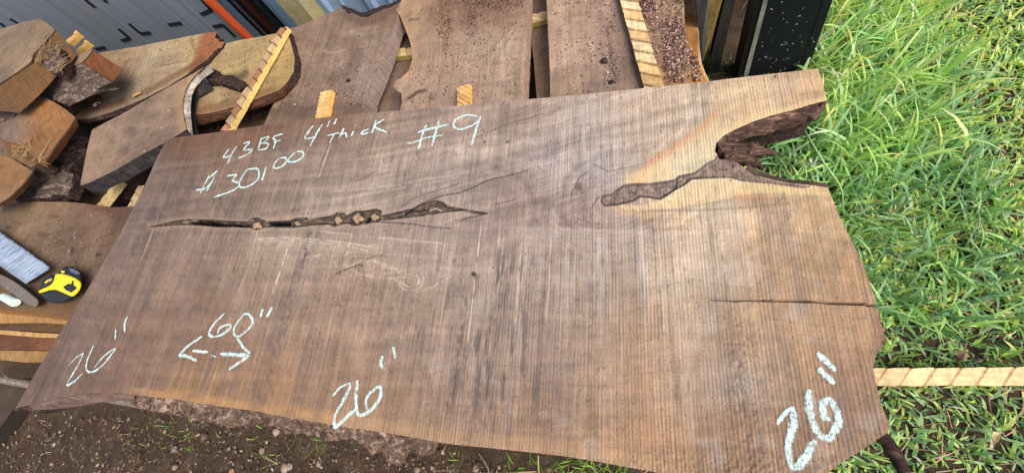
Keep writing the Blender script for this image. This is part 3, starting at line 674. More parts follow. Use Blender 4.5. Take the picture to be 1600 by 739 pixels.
    c = mixc(c, smear(px, py, [(1150,308),(1200,309)], 1, 7) * .5, (178, 116, 90))
    c = mixc(c, smear(px, py, [(1000,330),(1100,328),(1160,325),(1230,318)], 1, 3) * .5, (120, 102, 96))
    c = mixc(c, smear(px, py, [(960,322),(985,331),(1020,335)], 6, 8) * .4, (190, 160, 116))
    # sapwood edges
    c = mixc(c, smear(px, py, [(1289,159),(1240,172),(1175,191),(1130,213)], 7, 9) * .6, (214, 190, 148))
    c = mixc(c, smear(px, py, [(1170,285),(1232,293),(1293,299)], 5, 7) * .5, (204, 172, 124))
    c = mixc(c, smear(px, py, [(214,614),(278,620),(340,629),(400,637),(450,646),(512,656)], 7, 15) * .6 * sm(.2, .6, fbm(px / 25, py / 8, 303, 3)), (158, 122, 82))
    c = mixc(c, smear(px, py, [(512,654),(600,668),(700,683),(800,692),(930,708),(1045,730)], 8, 16) * .4, (160, 128, 96))
    dl, _ = pdist(px, py, [(262,214),(345,204),(440,190),(624,171)]); c = mixc(c, (1 - sm(18, 42, dl)) * .5 * (1 - sm(520, 640, px)), (96, 68, 54))
    # dark stain streaks (x0,y0,x1,y1,width,strength)
    for (x0, y0, x1, y1, wd, k) in [(490,362,470,410,9,.75),(470,410,448,470,6,.5),(458,448,440,520,8,.4),(440,520,405,620,12,.4),(305,275,292,315,9,.4),(260,300,215,390,10,.45),(240,330,180,450,8,.4),(288,262,262,310,6,.3),(370,310,352,330,8,.25),
         (728,470,700,640,6,.5),(745,430,722,600,4,.5),(790,400,770,600,5,.45),(770,460,752,620,4,.4),(830,420,818,600,4,.4),(848,455,842,600,7,.25),(740,600,735,680,14,.35),(762,600,756,660,14,.35),(838,600,832,640,6,.3),(925,440,926,560,8,.3),
         (1140,490,1160,640,9,.35),(1155,600,1170,720,12,.3),(1110,350,1116,420,3,.4),(1130,400,1137,470,4,.4),(1018,335,1035,540,3,.35),(645,470,632,520,5,.3),(610,500,600,560,5,.3),(1178,640,1190,700,8,.3)]:
        br = 2.1 * sm(.32, .72, fbm(px / 4.5, py / 7, int(x0), 3))
        c = mixc(c, np.clip(smear(px, py, [(x0, y0), (x1, y1)], wd * .4, wd * 1.5) * k * br * .55, 0, 1), (74, 64, 68))
    # pale scratches left by the blade
    for (x0, y0, x1, y1, wd, k) in [(458,362,418,480,1.4,.7),(753,335,728,560,1.6,.75),(783,335,768,500,1.2,.55),(790,352,775,470,1.2,.5),(816,362,800,560,1.6,.6),(862,355,852,520,2.5,.4),(842,340,838,420,1,.4),(520,215,478,330,1.2,.55),(500,280,470,352,1,.5),(420,300,385,420,1,.3),
         (560,240,545,300,.8,.35),(600,230,585,300,.8,.35),(720,210,708,260,.8,.35),(340,310,300,400,.8,.35),(928,350,940,560,6,.16),(1000,340,1010,560,5,.12),(250,330,215,420,1.2,.3),(900,180,905,330,3,.15),(980,170,990,250,3,.15),(410,372,350,500,.8,.2),(700,470,690,560,1,.25),(640,300,630,330,1,.3)]:
        c = mixc(c, smear(px, py, [(x0, y0), ((x0 + x1) / 2 + .6, (y0 + y1) / 2), (x1, y1)], wd * .8, .9) * k * .8 * sm(.25, .6, fbm(px / 5, py / 14, 5, 3)) * sm(y0, y0 + 25, py) * (1 - sm(y1 - 40, y1, py)), (206, 196, 190))
    # curly grain near the knots
    qd = np.hypot((px - 643) / 1.25, py - 438) + 5 * fbm(px / 12, py / 12, 201, 2); c = c * (1 + .16 * np.sin(qd * 1.15) * np.exp(-(qd / 22) ** 2) + .22 * np.exp(-(qd / 13) ** 2))[:, None]
    qd = np.hypot((px - 565) / 2.2, py - 412) + 6 * fbm(px / 16, py / 10, 202, 2); c = c * (1 + .15 * np.sin(qd * 1.0) * np.exp(-(qd / 26) ** 2))[:, None]
    qd = np.hypot((px - 940) / 1.0, (py - 330) * 2.4 + .0) + 14 * fbm(px / 30, py / 14, 203, 2); c = c * (1 + .09 * np.sin(qd * .42) * np.exp(-((qd - 70) / 70) ** 2) * (py < 420))[:, None]
    for k, off in enumerate((0, 4, 8, 12)):
        c = mixc(c, smear(px, py, [(405 + k * 5, 374 + off), (450, 371 + off), (500, 375 + off), (545, 380 + off), (592 - k * 18, 388 + off)], 1.2, 1.6) * (.42 - .08 * k) * sm(.2, .6, fbm(px / 8, py / 5, 67, 2)), (196, 186, 176))
    for q, k in (([(500,362),(600,372),(690,380)], .4), ([(478,402),(505,398),(520,400)], .4), ([(540,420),(570,408),(600,412),(625,425)], .35), ([(550,424),(590,434),(635,432)], .4), ([(585,408),(605,418),(620,420)], .35), ([(625,440),(640,448),(655,440),(652,430)], .6), ([(618,436),(632,452),(655,450),(662,432)], .45), ([(660,455),(690,440),(720,420)], .25), ([(590,396),(680,402),(740,398)], .15),
                 ([(505,300),(600,292),(680,278),(740,268)], .3), ([(520,312),(640,292),(720,276)], .25), ([(430,360),(480,352),(520,352)], .0)):
        c = mixc(c, smear(px, py + 2 * (fbm(px / 20, py / 20, 6, 2) - .5), smooth_line(q), .8, 2.0) * k * .7 * sm(.2, .6, fbm(px / 9, py / 6, 66, 2)), (200, 190, 182))
    for q, k, wd in (([(690,258/1+20),(760,262),(830,250)], .0, 1), ([(1130,250),(1090,290),(1100,300)], 0, 1),
                 (cv([(690,255),(740,210),(840,145),(1000,95),(1180,40)],5,480,280), .5, .8), (cv([(0,310),(300,250),(600,190),(750,145),(1000,90)],5,480,280), .35, .8), ([(500,390),(540,432),(515,450)], 0, 1),
                 ([(525,428),(548,418),(560,414),(568,415)], .7, 1.5), ([(560,414),(580,402),(590,398)], .5, 1.2), ([(566,416),(570,440)], .5, 1), ([(520,470),(530,475),(528,464),(518,466)], .4, 1.2), ([(516,476),(534,477)], .45, 1.6), ([(345,322),(353,330),(352,338)], .5, .8), ([(322,335),(328,340)], .4, 1),
                 ([(926,322),(932,312),(938,306)], .8, .8), ([(926,256),(950,268)], .6, .8), ([(897,296),(900,288),(906,277),(918,269)], .7, 1), ([(745,214),(800,192),(850,178)], .5, .7), ([(790,190),(797,205)], 0, 1)):
        if k: c = mixc(c, smear(px, py, q, wd, 1) * k, (52, 42, 40))
    # grey-brown bark pocket, small knot, crack
    bn = fbm(px / 5, py / 4, 81, 4)
    pk = np.where(ins, 1.0, 0.0)
    pc = lin((118, 100, 94))[None] * (.15 + 1.7 * bn)[:, None] * (1 + .35 * np.sin(d * 1.3 + 3 * bn) * np.exp(-(d / 8) ** 2))[:, None]
    pc = mixc(pc, sm(.55, .7, fbm(px / 14, py / 8, 83, 3)) * .5, (150, 128, 116))
    c = mixc(c, pk, pc)
    c = mixc(c, (1 - sm(.6, 2.3, d)) * .85 * (1 - sm(1085, 1140, px) * .6), (34, 27, 27))
    c = mixc(c, smear(px, py, cv([(1110,400),(1100,440),(1088,500)],5.28,850,200), 1.6, 1) * pk, (24, 19, 18))
    c = mixc(c, smear(px, py, cv([(800,540),(860,470),(900,520)],5.28,850,200), 1.5, 2) * .4 * pk, (160, 140, 132))
    c = mixc(c, smear(px, py, cv([(990,560),(1060,530)],5.28,850,200), 2.2, 1.5) * pk * .8, (34, 28, 27))
    c = mixc(c, smear(px, py, cv([(560,555),(590,580),(580,610)],5.28,850,200), .8, 1) * pk * .7, (60, 50, 50))
    c = mixc(c, (1 - sm(5, 8, np.hypot(px - 904, (py - 291) * .9))) * .85, pc * .75)
    ic = inpoly(px, py, CRACK); dc, _ = pdist(px, py, CRACK, True)
    c = mixc(c, np.where(ic, 0, np.exp(-(dc / 5) ** 2)) * .35, (160, 138, 122))
    cc = lin((76, 62, 55))[None] * (.35 + 1.3 * fbm(px / 6, py / 2.2, 91, 4))[:, None]
    c = mixc(c, np.where(ic, 1.0, 0), cc)
    c = mixc(c, (1 - sm(.3, 1.2 + 1.2 * fbm(px / 7, py / 4, 93, 2), dc)) * .85 * sm(.1, .4, fbm(px / 9, py / 5, 94, 2)), (26, 20, 18))
    c = mixc(c, np.where(ic, sm(.6, .7, fbm(px / 9, py / 1.6, 97, 3)), 0) * .6, (142, 122, 108)); c = mixc(c, np.where(ic, sm(.58, .68, fbm(px / 12, py / 1.8, 98, 3)), 0) * .6, (18, 14, 13))
    c = mixc(c, smear(px, py, cv([(760,262),(830,240)],5,480,280), 1.6, 1), (12, 9, 9)); c = mixc(c, smear(px, py, cv([(700,292),(770,268)],5,480,280), 1.2, 1), (16, 12, 12))
    c = mixc(c, smear(px, py, cv([(840,240),(940,232)],5,480,280), 1.2, 1), (14, 11, 10)); c = mixc(c, smear(px, py, cv([(950,235),(1000,220),(1040,238)],5,480,280), 1.4, 1) * .7, (176, 158, 148))
    for pb in BLACK: c = mixc(c, inpoly(px, py, pb) * 1.0, (14, 11, 10))
    for (kx, ky, rx, ry) in KNOTS:
        q = np.hypot((px - kx) / rx, (py - ky) / ry); ang = np.arctan2(py - ky, px - kx)
        q = q * (1 + .35 * (fbm(ang * 1.3 + kx, q * 2, 78, 2) - .5)); c = mixc(c, (1 - sm(.95, 1.2, q)) * 1.0, (40, 31, 28))
        c = mixc(c, (1 - sm(.66, .82, q + .12 * np.sin(ang * 4 + kx))) * (.35 + .5 * fbm(px / 2.5, py / 2.0, 77, 2)), (178, 152, 126))
    for q, w0, w1, k in ((cv([(700,262),(840,228),(900,190),(980,155),(1060,130),(1200,105),(1300,65),(1390,20),(1460,-5),(1600,-30)],5,480,280), 1.0, .6, .9), ([(800,273),(822,268),(826,266)], .8, .4, .6), ([(768,322),(786,317),(806,312)], .8, .6, .7),
          (cv([(540,335),(700,340),(850,355),(980,375),(1120,385)],5,480,280), 1.4, .4, .8), (cv([(1140,320),(1350,332)],5,480,280), .8, .6, .5), ([(722,343),(760,334)], 1.4, .6, .8),
          ([(1110,470),(1140,470),(1200,469),(1230,471),(1262,471),(1300,473),(1340,474),(1373,478)], .5, 3.0, .95)):
        c = mixc(c, tapered(px, py, q, w0, w1, .8) * k, (24, 18, 17))
    # small bug holes and chips
    for (hx, hy, r) in [(1141,282,1.5),(1047,315,1.2),(784,340,1.2),(1211,120,2.2),(573,459,1.2),(757,222,1.8),(793,222,2),(900,384,1.3),(770,418,1.5),(740,428,4),(500,520,1.3)]:
        c = mixc(c, (1 - sm(r * .6, r * 1.4, np.hypot(px - hx, py - hy))) * .9, (34, 26, 24))
    # chipped grain, bottom right
    ch = sm(.66, .76, fbm(px / 4, py / 3, 95, 3)) * (np.exp(-((px - 1165) / 40) ** 2) * sm(470, 520, py) + sm(690, 720, py + .0 * px) * sm(900, 960, px)) 
    c = mixc(c, np.clip(ch, 0, 1) * .5, (78, 58, 48))
    dr, _ = pdist(px, py, [(1376,490),(1382,520),(1376,545)]); c = mixc(c, (1 - sm(6, 22, dr)) * .55, (112, 78, 60))
    lum = (c @ np.array([.3, .59, .11]))[:, None]; gk = (.02 + .16 * np.exp(-((px - 800) / 220) ** 2 - ((py - 330) / 170) ** 2))[:, None]
    c = (c * (1 - gk) + lum * np.array([1.0, .985, .99]) * gk) * 1.12
    cool = .6 * np.exp(-((px - 880) / 230) ** 2 - ((py - 280) / 120) ** 2)[:, None]
    kk = np.array([1.02, .965, .80]) * (1 - cool) + np.array([1.0, .955, .86]) * cool
    kk = kk * (1.10 - .16 * sm(500, 900, px) - .12 * sm(1040, 1200, px))[:, None]  # left brightened, right darkened in the colour to even out the lighting
    return np.clip(c * kk, .002, .85)
def slab_disp(px, py, X, Y):
    z = np.zeros_like(px)
    ic = inpoly(px, py, CRACK); dc, _ = pdist(px, py, CRACK, True)
    z -= np.where(ic, np.clip(dc, 0, 3.2) / 3.2 * .006, 0)
    for pb in BLACK:
        i2 = inpoly(px, py, pb); d2, _ = pdist(px, py, pb, True); z -= np.where(i2, np.clip(d2, 0, 1.6) / 1.6 * .035, 0)
    for (kx, ky, rx, ry) in KNOTS: z += np.where(np.hypot((px - kx) / rx, (py - ky) / ry) < .7, .003, 0)
    ins = inpoly(px, py, BARKIN); d, _ = pdist(px, py, BARKIN, True)
    z -= np.where(ins, np.clip(d, 0, 4) / 4 * .0022 + .003 * (fbm(px / 7, py / 6, 82, 3) - .5), 0)
    z -= tapered(px, py, [(1140,470),(1200,469),(1262,471),(1300,473),(1340,474),(1375,478)], .5, 2.6, .8) * .012
    z += .0010 * (fbm(X * 14, Y * 14, 8, 3) - .5)
    z += .0012 * (fbm((X * 1000) / 26, Y * 1.6, 31, 3) - .5)
    ch = (np.exp(-((px - 1165) / 40) ** 2) * sm(470, 520, py) + sm(690, 720, py) * sm(900, 960, px))
    z += .0022 * ch * (fbm(px / 5, py / 4, 95, 3) - .5)
    dr, _ = pdist(px, py, [(1378,492),(1384,520),(1378,545)]); z -= (1 - sm(0, 14, dr)) * .006 * fbm(px / 3, py / 3, 5, 2)
    return z
def slab_side(px, py, t):
    # the far (top) edge and the sawn ends drop straight; natural edges bulge or undercut
    o = np.zeros_like(px)
    o -= .010 * t * sm(1288, 1300, px) * 1
    o -= .012 * t * (py < 260) * (px < 1100)
    o += np.where((px < 230) & (py > 600), .012 * np.sin(t * 3.1), 0)
    return o
def slab_mat():
    mt, n, l, p = new_mat('sawn_walnut')
    att = n.new('ShaderNodeAttribute'); att.attribute_name = 'Col'
    tc = n.new('ShaderNodeTexCoord').outputs['Object']
    sep = n.new('ShaderNodeSeparateXYZ'); l.new(tc, sep.inputs[0])
    wv = n.new('ShaderNodeTexWave'); wv.wave_type = 'BANDS'; wv.bands_direction = 'X'; wv.wave_profile = 'SIN'
    wv.inputs['Scale'].default_value = 60; wv.inputs['Distortion'].default_value = 5.0; wv.inputs['Detail'].default_value = 2; wv.inputs['Detail Scale'].default_value = .22
    l.new(_map(n, l, tc, (1, .25, .25), math.radians(-1.0)), wv.inputs['Vector'])
    right = _rng(n, l, sep.outputs[0], -.75, .05, .15, 1.0)
    ribs = _m(n, l, 'MULTIPLY', _m(n, l, 'SUBTRACT', wv.outputs['Fac'], .5), right)
    patch = _rng(n, l, _noise(n, l, _map(n, l, tc, (9, 5, 1)), 1, 3), .35, .6, .35, 1.0)
    ribs = _m(n, l, 'MULTIPLY', ribs, patch)
    s1 = _noise(n, l, _map(n, l, tc, (300, 8, 1)), 1, 4, .7, .25)
    s2 = _noise(n, l, _map(n, l, tc, (90, 6, 1)), 1, 4, .75, .8)
    g = _noise(n, l, _map(n, l, tc, (26, 330, 1)), 1, 3, .6, 1.2)
    sp = _noise(n, l, tc, 420, 2, .7)
    f = _m(n, l, 'ADD', _m(n, l, 'MULTIPLY', ribs, .09), _rng(n, l, s1, .28, .72, -.27, .27))
    f = _m(n, l, 'ADD', f, _rng(n, l, s2, .25, .75, -.10, .10))
    f = _m(n, l, 'ADD', f, _rng(n, l, g, .25, .75, -.09, .09))
    f = _m(n, l, 'ADD', f, _rng(n, l, sp, .3, .7, -.20, .20))
    dk = _noise(n, l, _map(n, l, tc, (160, 30, 1)), 1, 3, .75)
    f = _m(n, l, 'SUBTRACT', f, _rng(n, l, dk, .60, .78, 0, .45))
    f = _m(n, l, 'MAXIMUM', _m(n, l, 'ADD', f, 1.0), .15)
    l.new(_scale_col(n, l, att.outputs['Color'], f), p.inputs['Base Color'])
    p.inputs['Roughness'].default_value = .62; p.inputs['Specular IOR Level'].default_value = .38
    bp = n.new('ShaderNodeBump'); bp.inputs['Strength'].default_value = .35; bp.inputs['Distance'].default_value = .003
    h = _m(n, l, 'ADD', _m(n, l, 'MULTIPLY', ribs, .5), _m(n, l, 'ADD', s1, _m(n, l, 'MULTIPLY', g, .4)))
    l.new(_m(n, l, 'ADD', h, _m(n, l, 'MULTIPLY', sp, .4)), bp.inputs['Height']); l.new(bp.outputs[0], p.inputs['Normal'])
    return mt
M_SLAB = slab_mat()
M_FIB = rough_mat('fibrous_bark', (40, 29, 25), (150, 118, 98), 60, .6, .9, (.3, 2.4, 1), (88, 66, 56), dist=.006)
M_BARK = rough_mat('walnut_bark', (56, 42, 35), (196, 168, 142), 48, .9, .95, (1, 1, 1), (118, 94, 78), dist=.01)
M_BARKDARK = rough_mat('dark_underbark', (34, 24, 21), (112, 86, 72), 30, 1.0, .9, (.6, 2.6, 1), (66, 48, 42), dist=.015)
slab = empty('wood_slab', (*at(800, 420, ZS)[:2], ZS - .1), 'large thick walnut slab with chalk prices and measurements lying across the pile', 'wood slab')
board('slab_body', SLAB, ZS, .098, slab_paint, [M_SLAB, M_BARKDARK], slab, res=.0016, disp=slab_disp, side=slab_side, rings=8, noise_side=.003)
def strip(name, top, bot, z0, z1, mats, parent, amp=.006, n=220, m_=10, bulge=.012, seed=3, label=None, fib=0.0):
    "bark band between the sawn edge (photo px on z0) and the lower outer edge (photo px on z1)"
    def resamp(p, z):
        q = np.array([at(x, y, z)[:2] for x, y in p]); L = np.r_[0, np.cumsum(np.hypot(*np.diff(q, axis=0).T))]
        t = np.linspace(0, L[-1], n); return np.stack([np.interp(t, L, q[:, 0]), np.interp(t, L, q[:, 1])], 1)
    A = resamp(top, z0); B = resamp(bot, z1)
    V = []; F = []
    nrm = (B - A); ln = np.hypot(*nrm.T)[:, None] + 1e-6; nrm = nrm / ln
    for j in range(m_ + 1):
        t = j / m_
        xy = A * (1 - t) + B * t
        z = z0 - .001 + (z1 - z0) * t
        k = math.sin(math.pi * t)
        nz = (fbm(xy[:, 0] * 45 + t * 2.0, xy[:, 1] * 45 + t * 6, seed, 4) - .5) * 2
        ridge = np.abs(fbm(xy[:, 0] * 22, xy[:, 1] * 22 + t * 4, seed + 5, 3) - .5) * 2
        al = np.arange(n) / n
        o = k * bulge + (amp * nz + amp * ridge) * min(1, 4 * t) + fib * (np.abs(fbm(al * 9, al * 0 + t * 9, seed + 31, 3) - .5) * 4 - .6) * min(1, 5 * t)
        xy2 = xy + nrm * o[:, None] * .8
        V.append(np.stack([xy2[:, 0], xy2[:, 1], z + o * .5], 1))
    # underside back in under the board
    xy = A * .9 + B * .1; V.append(np.stack([xy[:, 0], xy[:, 1], np.full(n, z1 - .004)], 1))
    V = np.concatenate(V)
    for j in range(m_ + 1):
        for i in range(n - 1): F.append((j * n + i, (j + 1) * n + i, (j + 1) * n + i + 1, j * n + i + 1))
    me = mesh(name, V, F, smooth=True); set_col(me, (1, 1, 1))
    o = link(name, me, mats, parent)
    if label: o['label'] = label
    return o
strip('bark_edge', [(23,638),(68,627),(110,618),(143,614),(185,613),(212,617)], [(24,641),(68,640),(113,637),(150,630),(185,625),(213,624)], ZS, ZS - .02, [rough_mat('worn_bark', (76,58,50), (140,112,98), 40, .7, .9, (.5,2,1))], slab, amp=.002, bulge=.004)
strip('bark_edge', [(214,617),(278,624),(340,634),(400,642),(450,652),(512,662),(550,668),(606,676),(650,684),(684,690)],
      [(207,628),(215,634),(240,641),(278,646),(303,656),(350,660),(356,669),(387,664),(428,665),(444,674),(481,677),(522,687),(553,682),(575,697),(598,707),(607,718),(633,721),(638,697),(669,704),(686,703)], ZS, ZS - .028, [M_BARK], slab, fib=.005, amp=.012, bulge=.003, n=520, m_=18)
strip('bark_edge', [(1290,158),(1262,165),(1240,172),(1205,181),(1175,191),(1150,202),(1130,213),(1119,224)], [(1290,162),(1284,176),(1275,189),(1262,188),(1241,199),(1222,201),(1195,211),(1178,212),(1160,219),(1140,227),(1124,236)], ZS, ZS - .034, [M_FIB], slab, amp=.004, bulge=.004, n=420, m_=30, fib=.007)
strip('bark_edge', [(1166,263),(1181,273),(1206,280),(1232,285),(1263,288),(1293,292)], [(1170,258),(1184,269),(1208,277),(1234,282),(1262,284),(1293,292)], ZS - .002, ZS - .05, [M_FIB], slab, amp=.003, bulge=.003, m_=6, n=120)
strip('bark_edge', [(600,672),(625,678),(650,683),(684,690)], [(578,697),(600,709),(607,719),(622,724),(634,723),(637,703),(655,702),(668,708),(688,704)], ZS - .004, ZS - .03, [M_BARK], slab, amp=.006, bulge=.006, n=200, m_=14, seed=12)
# splintered root stubs in the notch
for pts, rr in (([(1120,236),(1140,233),(1165,234),(1190,237),(1216,240)], [.016, .018, .013, .009, .002]), ([(1128,242),(1150,246),(1170,250),(1184,257),(1194,263)], [.012, .013, .009, .006, .002]), ([(1140,236),(1160,229),(1185,226)], [.01, .008, .003])):
    bm = bmesh.new(); q = smooth_line(pts, 5); ra = np.interp(np.linspace(0, 1, len(q)), np.linspace(0, 1, len(rr)), rr)
    tube(bm, [at(x, y, ZS - .035 - .02 * i / len(q)) for i, (x, y) in enumerate(q)], [float(r) * random.uniform(.8, 1.2) for r in ra], 9)
    for v in bm.verts: v.co += Vector([random.uniform(-.002, .002) for _ in range(3)])
    bm_obj('splinter', bm, [M_FIB], slab, smooth=True)
# chalk
def chalk_mat():
    mt, n, l, p = new_mat('mint_chalk')
    p.inputs['Base Color'].default_value = (*lin((214, 240, 232)), 1); p.inputs['Roughness'].default_value = .95; p.inputs['Specular IOR Level'].default_value = .1
    tc = n.new('ShaderNodeTexCoord').outputs['Object']
    at_ = n.new('ShaderNodeAttribute'); at_.attribute_name = 'Col'
    sx = n.new('ShaderNodeSeparateColor'); l.new(at_.outputs['Color'], sx.inputs[0])
    a = _noise(n, l, _map(n, l, tc, (300, 40, 1)), 1, 4, .8, 1.0); b = _noise(n, l, tc, 190, 4, .85)
    q = _m(n, l, 'ADD', _m(n, l, 'MULTIPLY', a, .45), _m(n, l, 'MULTIPLY', b, .55))
    q = _m(n, l, 'ADD', q, _m(n, l, 'MULTIPLY', sx.outputs[0], .17))
    al = _rng(n, l, q, .55, .72, 0, .9)
    l.new(al, p.inputs['Alpha']); return mt
M_CHALK = chalk_mat()
def chalk(strokes, wpx, s, ox, oy, name='chalk_writing'):
    V = []; F = []; C = []
    for si, st in enumerate(strokes):
        wd = wpx
        if isinstance(st, tuple): st, wd = st
        q = smooth_line(cv(st, s, ox, oy), 7)
        W = np.array([at(x, y, ZS)[:2] for x, y in q])
        # resample at 1.5 mm
        L = np.r_[0, np.cumsum(np.hypot(*np.diff(W, axis=0).T))]; n = max(3, int(L[-1] / .002))
        t = np.linspace(0, L[-1], n); W = np.stack([np.interp(t, L, W[:, 0]), np.interp(t, L, W[:, 1])], 1)
        T = np.gradient(W, axis=0); T /= np.hypot(*T.T)[:, None] + 1e-9; N = np.stack([-T[:, 1], T[:, 0]], 1)
        for i in range(n):
            hw = wd / 900 / 2 * (.85 + .35 * float(vnoise(np.array(t[i] * 40), np.array(ox + st[0][0]), 9))) * min(1, .55 + 6 * min(i, n - 1 - i) / n)
            for k, e in enumerate((-1.25, -.5, .5, 1.25)):
                V.append((*(W[i] + N[i] * hw * e), ZS + .0018 + .00012 * si)); C.append((0 if k in (0, 3) else 1, 0, 0))
            if i:
                b = len(V) - 8
                for k in range(3): F.append((b + k, b + 4 + k, b + 5 + k, b + k + 1))
    me = mesh(name, V, F); set_col(me, np.array(C, float))
    return link(name, me, [M_CHALK], slab)
A_ = (4.346, 290, 160)
chalk([[(300,318),(262,375),(318,362)], [(350,300),(322,350),(290,420)], [(395,285),(440,275),(400,325),(455,325),(420,360),(360,382)], [(520,245),(498,320)], [(515,255),(568,238),(545,270),(520,282),(565,285),(550,318),(498,328)], [(600,320),(615,270),(600,240),(665,218)], [(602,275),(650,262)]], 5.0, *A_)
chalk([[(165,500),(105,618)], [(205,500),(150,605)], [(75,598),(135,590),(180,548)], [(150,530),(225,465)], [(285,505),(350,495),(325,535),(372,555),(330,600),(195,648)], [(430,455),(388,510),(370,570),(410,580),(480,545),(505,500),(490,455),(430,458)], [(552,440),(525,535)],
       [(650,380),(610,420),(605,450),(650,445),(690,410),(680,380),(640,385)], [(750,345),(710,385),(705,408),(760,405),(805,370),(800,340),(760,340)]], 5.0, *A_)
chalk([[(870,160),(815,245),(890,240)], [(930,155),(880,240),(850,300)], [(985,125),(965,170)], [(1030,115),(1012,155)], [(960,232),(1050,212)], [(1015,215),(985,280)], [(1080,180),(1045,250)], [(1055,225),(1090,215),(1100,245)], [(1145,200),(1130,235)], [(1156,160),(1160,164)], [(1250,185),(1205,205),(1205,222),(1250,212)], [(1300,125),(1270,215)], [(1355,120),(1290,170),(1370,210)]], 5.0, *A_)
B_ = (8.21, 620, 160)
chalk([[(380,300),(330,430),(285,600)], [(545,250),(500,400),(460,565)], [(265,395),(450,345),(675,290)], ([(135,528),(200,530),(380,465),(595,430)], 3.6), [(1040,190),(900,175),(780,220),(730,290),(760,340),(850,350),(1000,290),(1075,200)], [(1080,190),(1030,330),(965,560)]], 5.2, *B_)
C_ = (4.21, 80, 460)
chalk([([(120,468),(170,415),(220,385)], 2.6), [(220,385),(180,470),(110,590),(160,570),(212,520)], [(285,338),(245,430),(240,490),(270,510),(340,470),(420,370),(415,360),(350,410),(290,480)], [(432,225),(428,295)], [(508,145),(490,200),(492,245)]], 4.4, *C_)
chalk([[(1150,120),(1080,190),(1045,245),(1060,275),(1120,268),(1180,225),(1180,200),(1120,215),(1100,255)], [(1275,130),(1225,190),(1205,250),(1240,275),(1310,220),(1330,170),(1300,130),(1270,130)], ([(1398,95),(1382,150)], 6), ([(1458,85),(1425,150)], 8), [(1000,275),(900,345),(845,405)], ([(850,400),(900,405),(965,435)], 7), [(935,370),(1040,380)], ([(1060,398),(1090,410)], 2.5), [(1230,285),(1270,345),(1315,390)], ([(1120,392),(1300,400)], 7), [(1315,400),(1175,495)]], 5.2, *C_)
D_ = (4.344, 480, 520)
chalk([([(178,425),(230,370),(290,340)], 4), [(290,340),(295,360),(255,450),(195,560),(195,640),(250,590),(330,520)], [(345,320),(335,430),(345,540),(380,555),(450,510),(500,430),(500,365),(450,390),(405,450),(410,520)], [(515,155),(503,200),(515,240)], [(588,95),(603,175)]], 6, *D_)
E_ = (3.537, 1180, 530)
chalk([([(118,468),(150,420),(200,375)], 6), [(202,370),(210,440),(195,520),(180,600),(190,670),(215,705),(260,670),(325,555)], [(292,275),(300,400),(330,490),(385,545),(440,500),(455,430),(410,335),(370,360),(375,430),(410,435)], [(340,75),(440,175)], [(345,160),(435,245)]], 8.5, *E_)
# ------------------------------------------------------------------ boards and offcuts of the pile
M_WOOD_DEEP = wood_mat('dusty_walnut_lengthwise', math.radians(93), .22, .10, 120, .85, .3, .3)
M_WOOD_X = wood_mat('dusty_walnut_crosswise', math.radians(12), .2, .12, 120, .85, .3, .3)
M_SAWN_EDGE = wood_mat('sawn_board_edge', math.radians(80), .2, .35, 160, .8, .5, .2)
M_ORANGE = wood_mat('fresh_end_grain', math.radians(-40), .34, .12, 140, .75, .4, .2)
M_BARKW = rough_mat('flaky_grey_bark', (60, 48, 42), (190, 170, 150), 26, 1.0, .95, (1, 2.8, 1), (112, 94, 82), dist=.015)
def dirt(c, px, py, X, Y, amt=.5, seed=4, col=(60, 46, 40)):
    n1 = fbm(X * 9, Y * 9, seed, 4); n2 = fbm(X * 60, Y * 60, seed + 9, 3)
    c = c * (1 + .55 * (n1 - .5) + .35 * (n2 - .5))[:, None]
    c = mixc(c, sm(.62, .78, n1 * .5 + n2 * .5) * amt, col)
    return c
def plank_paint(ctrl, seed, amt=.5, extra=None, eps=20, gdir=(1, 8)):
    def f(px, py, X, Y):
        c = rbf(px, py, ctrl, eps)
        g = fbm(X * gdir[1] * 6 + 3 * fbm(X * 3, Y * 3, seed), Y * gdir[0] * 6, seed + 3, 4) - .5
        c = c * (1 + .4 * g)[:, None]
        c = dirt(c, px, py, X, Y, amt, seed)
        if extra: c = extra(c, px, py, X, Y)
        return np.clip(c * K * 1.16, .003, .8)
    return f
def flat_disp(amp=.004, sc=12, seed=2):
    return lambda px, py, X, Y: amp * (fbm(X * sc, Y * sc, seed, 4) - .5)
# board I : left of the three boards reaching under the slab
BI = [(448,47),(452,65),(462,90),(462,110),(453,128),(437,147),(424,170),(412,196),(395,240),(560,240),(575,150),(592,110),(606,72),(619,32),(627,3),(610,12),(598,16),(584,22),(575,27),(564,27),(557,24),(550,21),(544,22),(533,12),(500,27),(470,40)]
def xI(c, px, py, X, Y):
    c = mixc(c, smear(px, py, [(533,14),(520,60),(500,100)], 2, 10) * .35, (96, 80, 72))
    c = mixc(c, smear(px, py, [(545,26),(565,34),(590,28),(625,8)], 9, 8) * .6, (84, 62, 54))
    c = mixc(c, smear(px, py, [(545,70),(560,90),(545,112),(520,125)], 10, 14) * .45, (92, 74, 66))
    c = mixc(c, smear(px, py, [(425,168),(470,175),(560,172)], 8, 16) * .5, (72, 58, 52))
    c = mixc(c, smear(px, py, [(452,68),(465,95),(455,128),(430,165)], 3, 6) * .5, (160, 128, 104))
    for q in ([(540,55),(552,50),(565,56)], [(505,80),(522,84),(540,78)]): c = mixc(c, smear(px, py, q, 1.5, 3) * .4, (150, 134, 124))
    return c
b = empty('sawn_board', (*at(520, 110, ZB)[:2], ZB - .05), 'wavy edged brown board under the slab, left of the three, with a lit sawn side', 'board', 'wide boards reaching under the big slab')
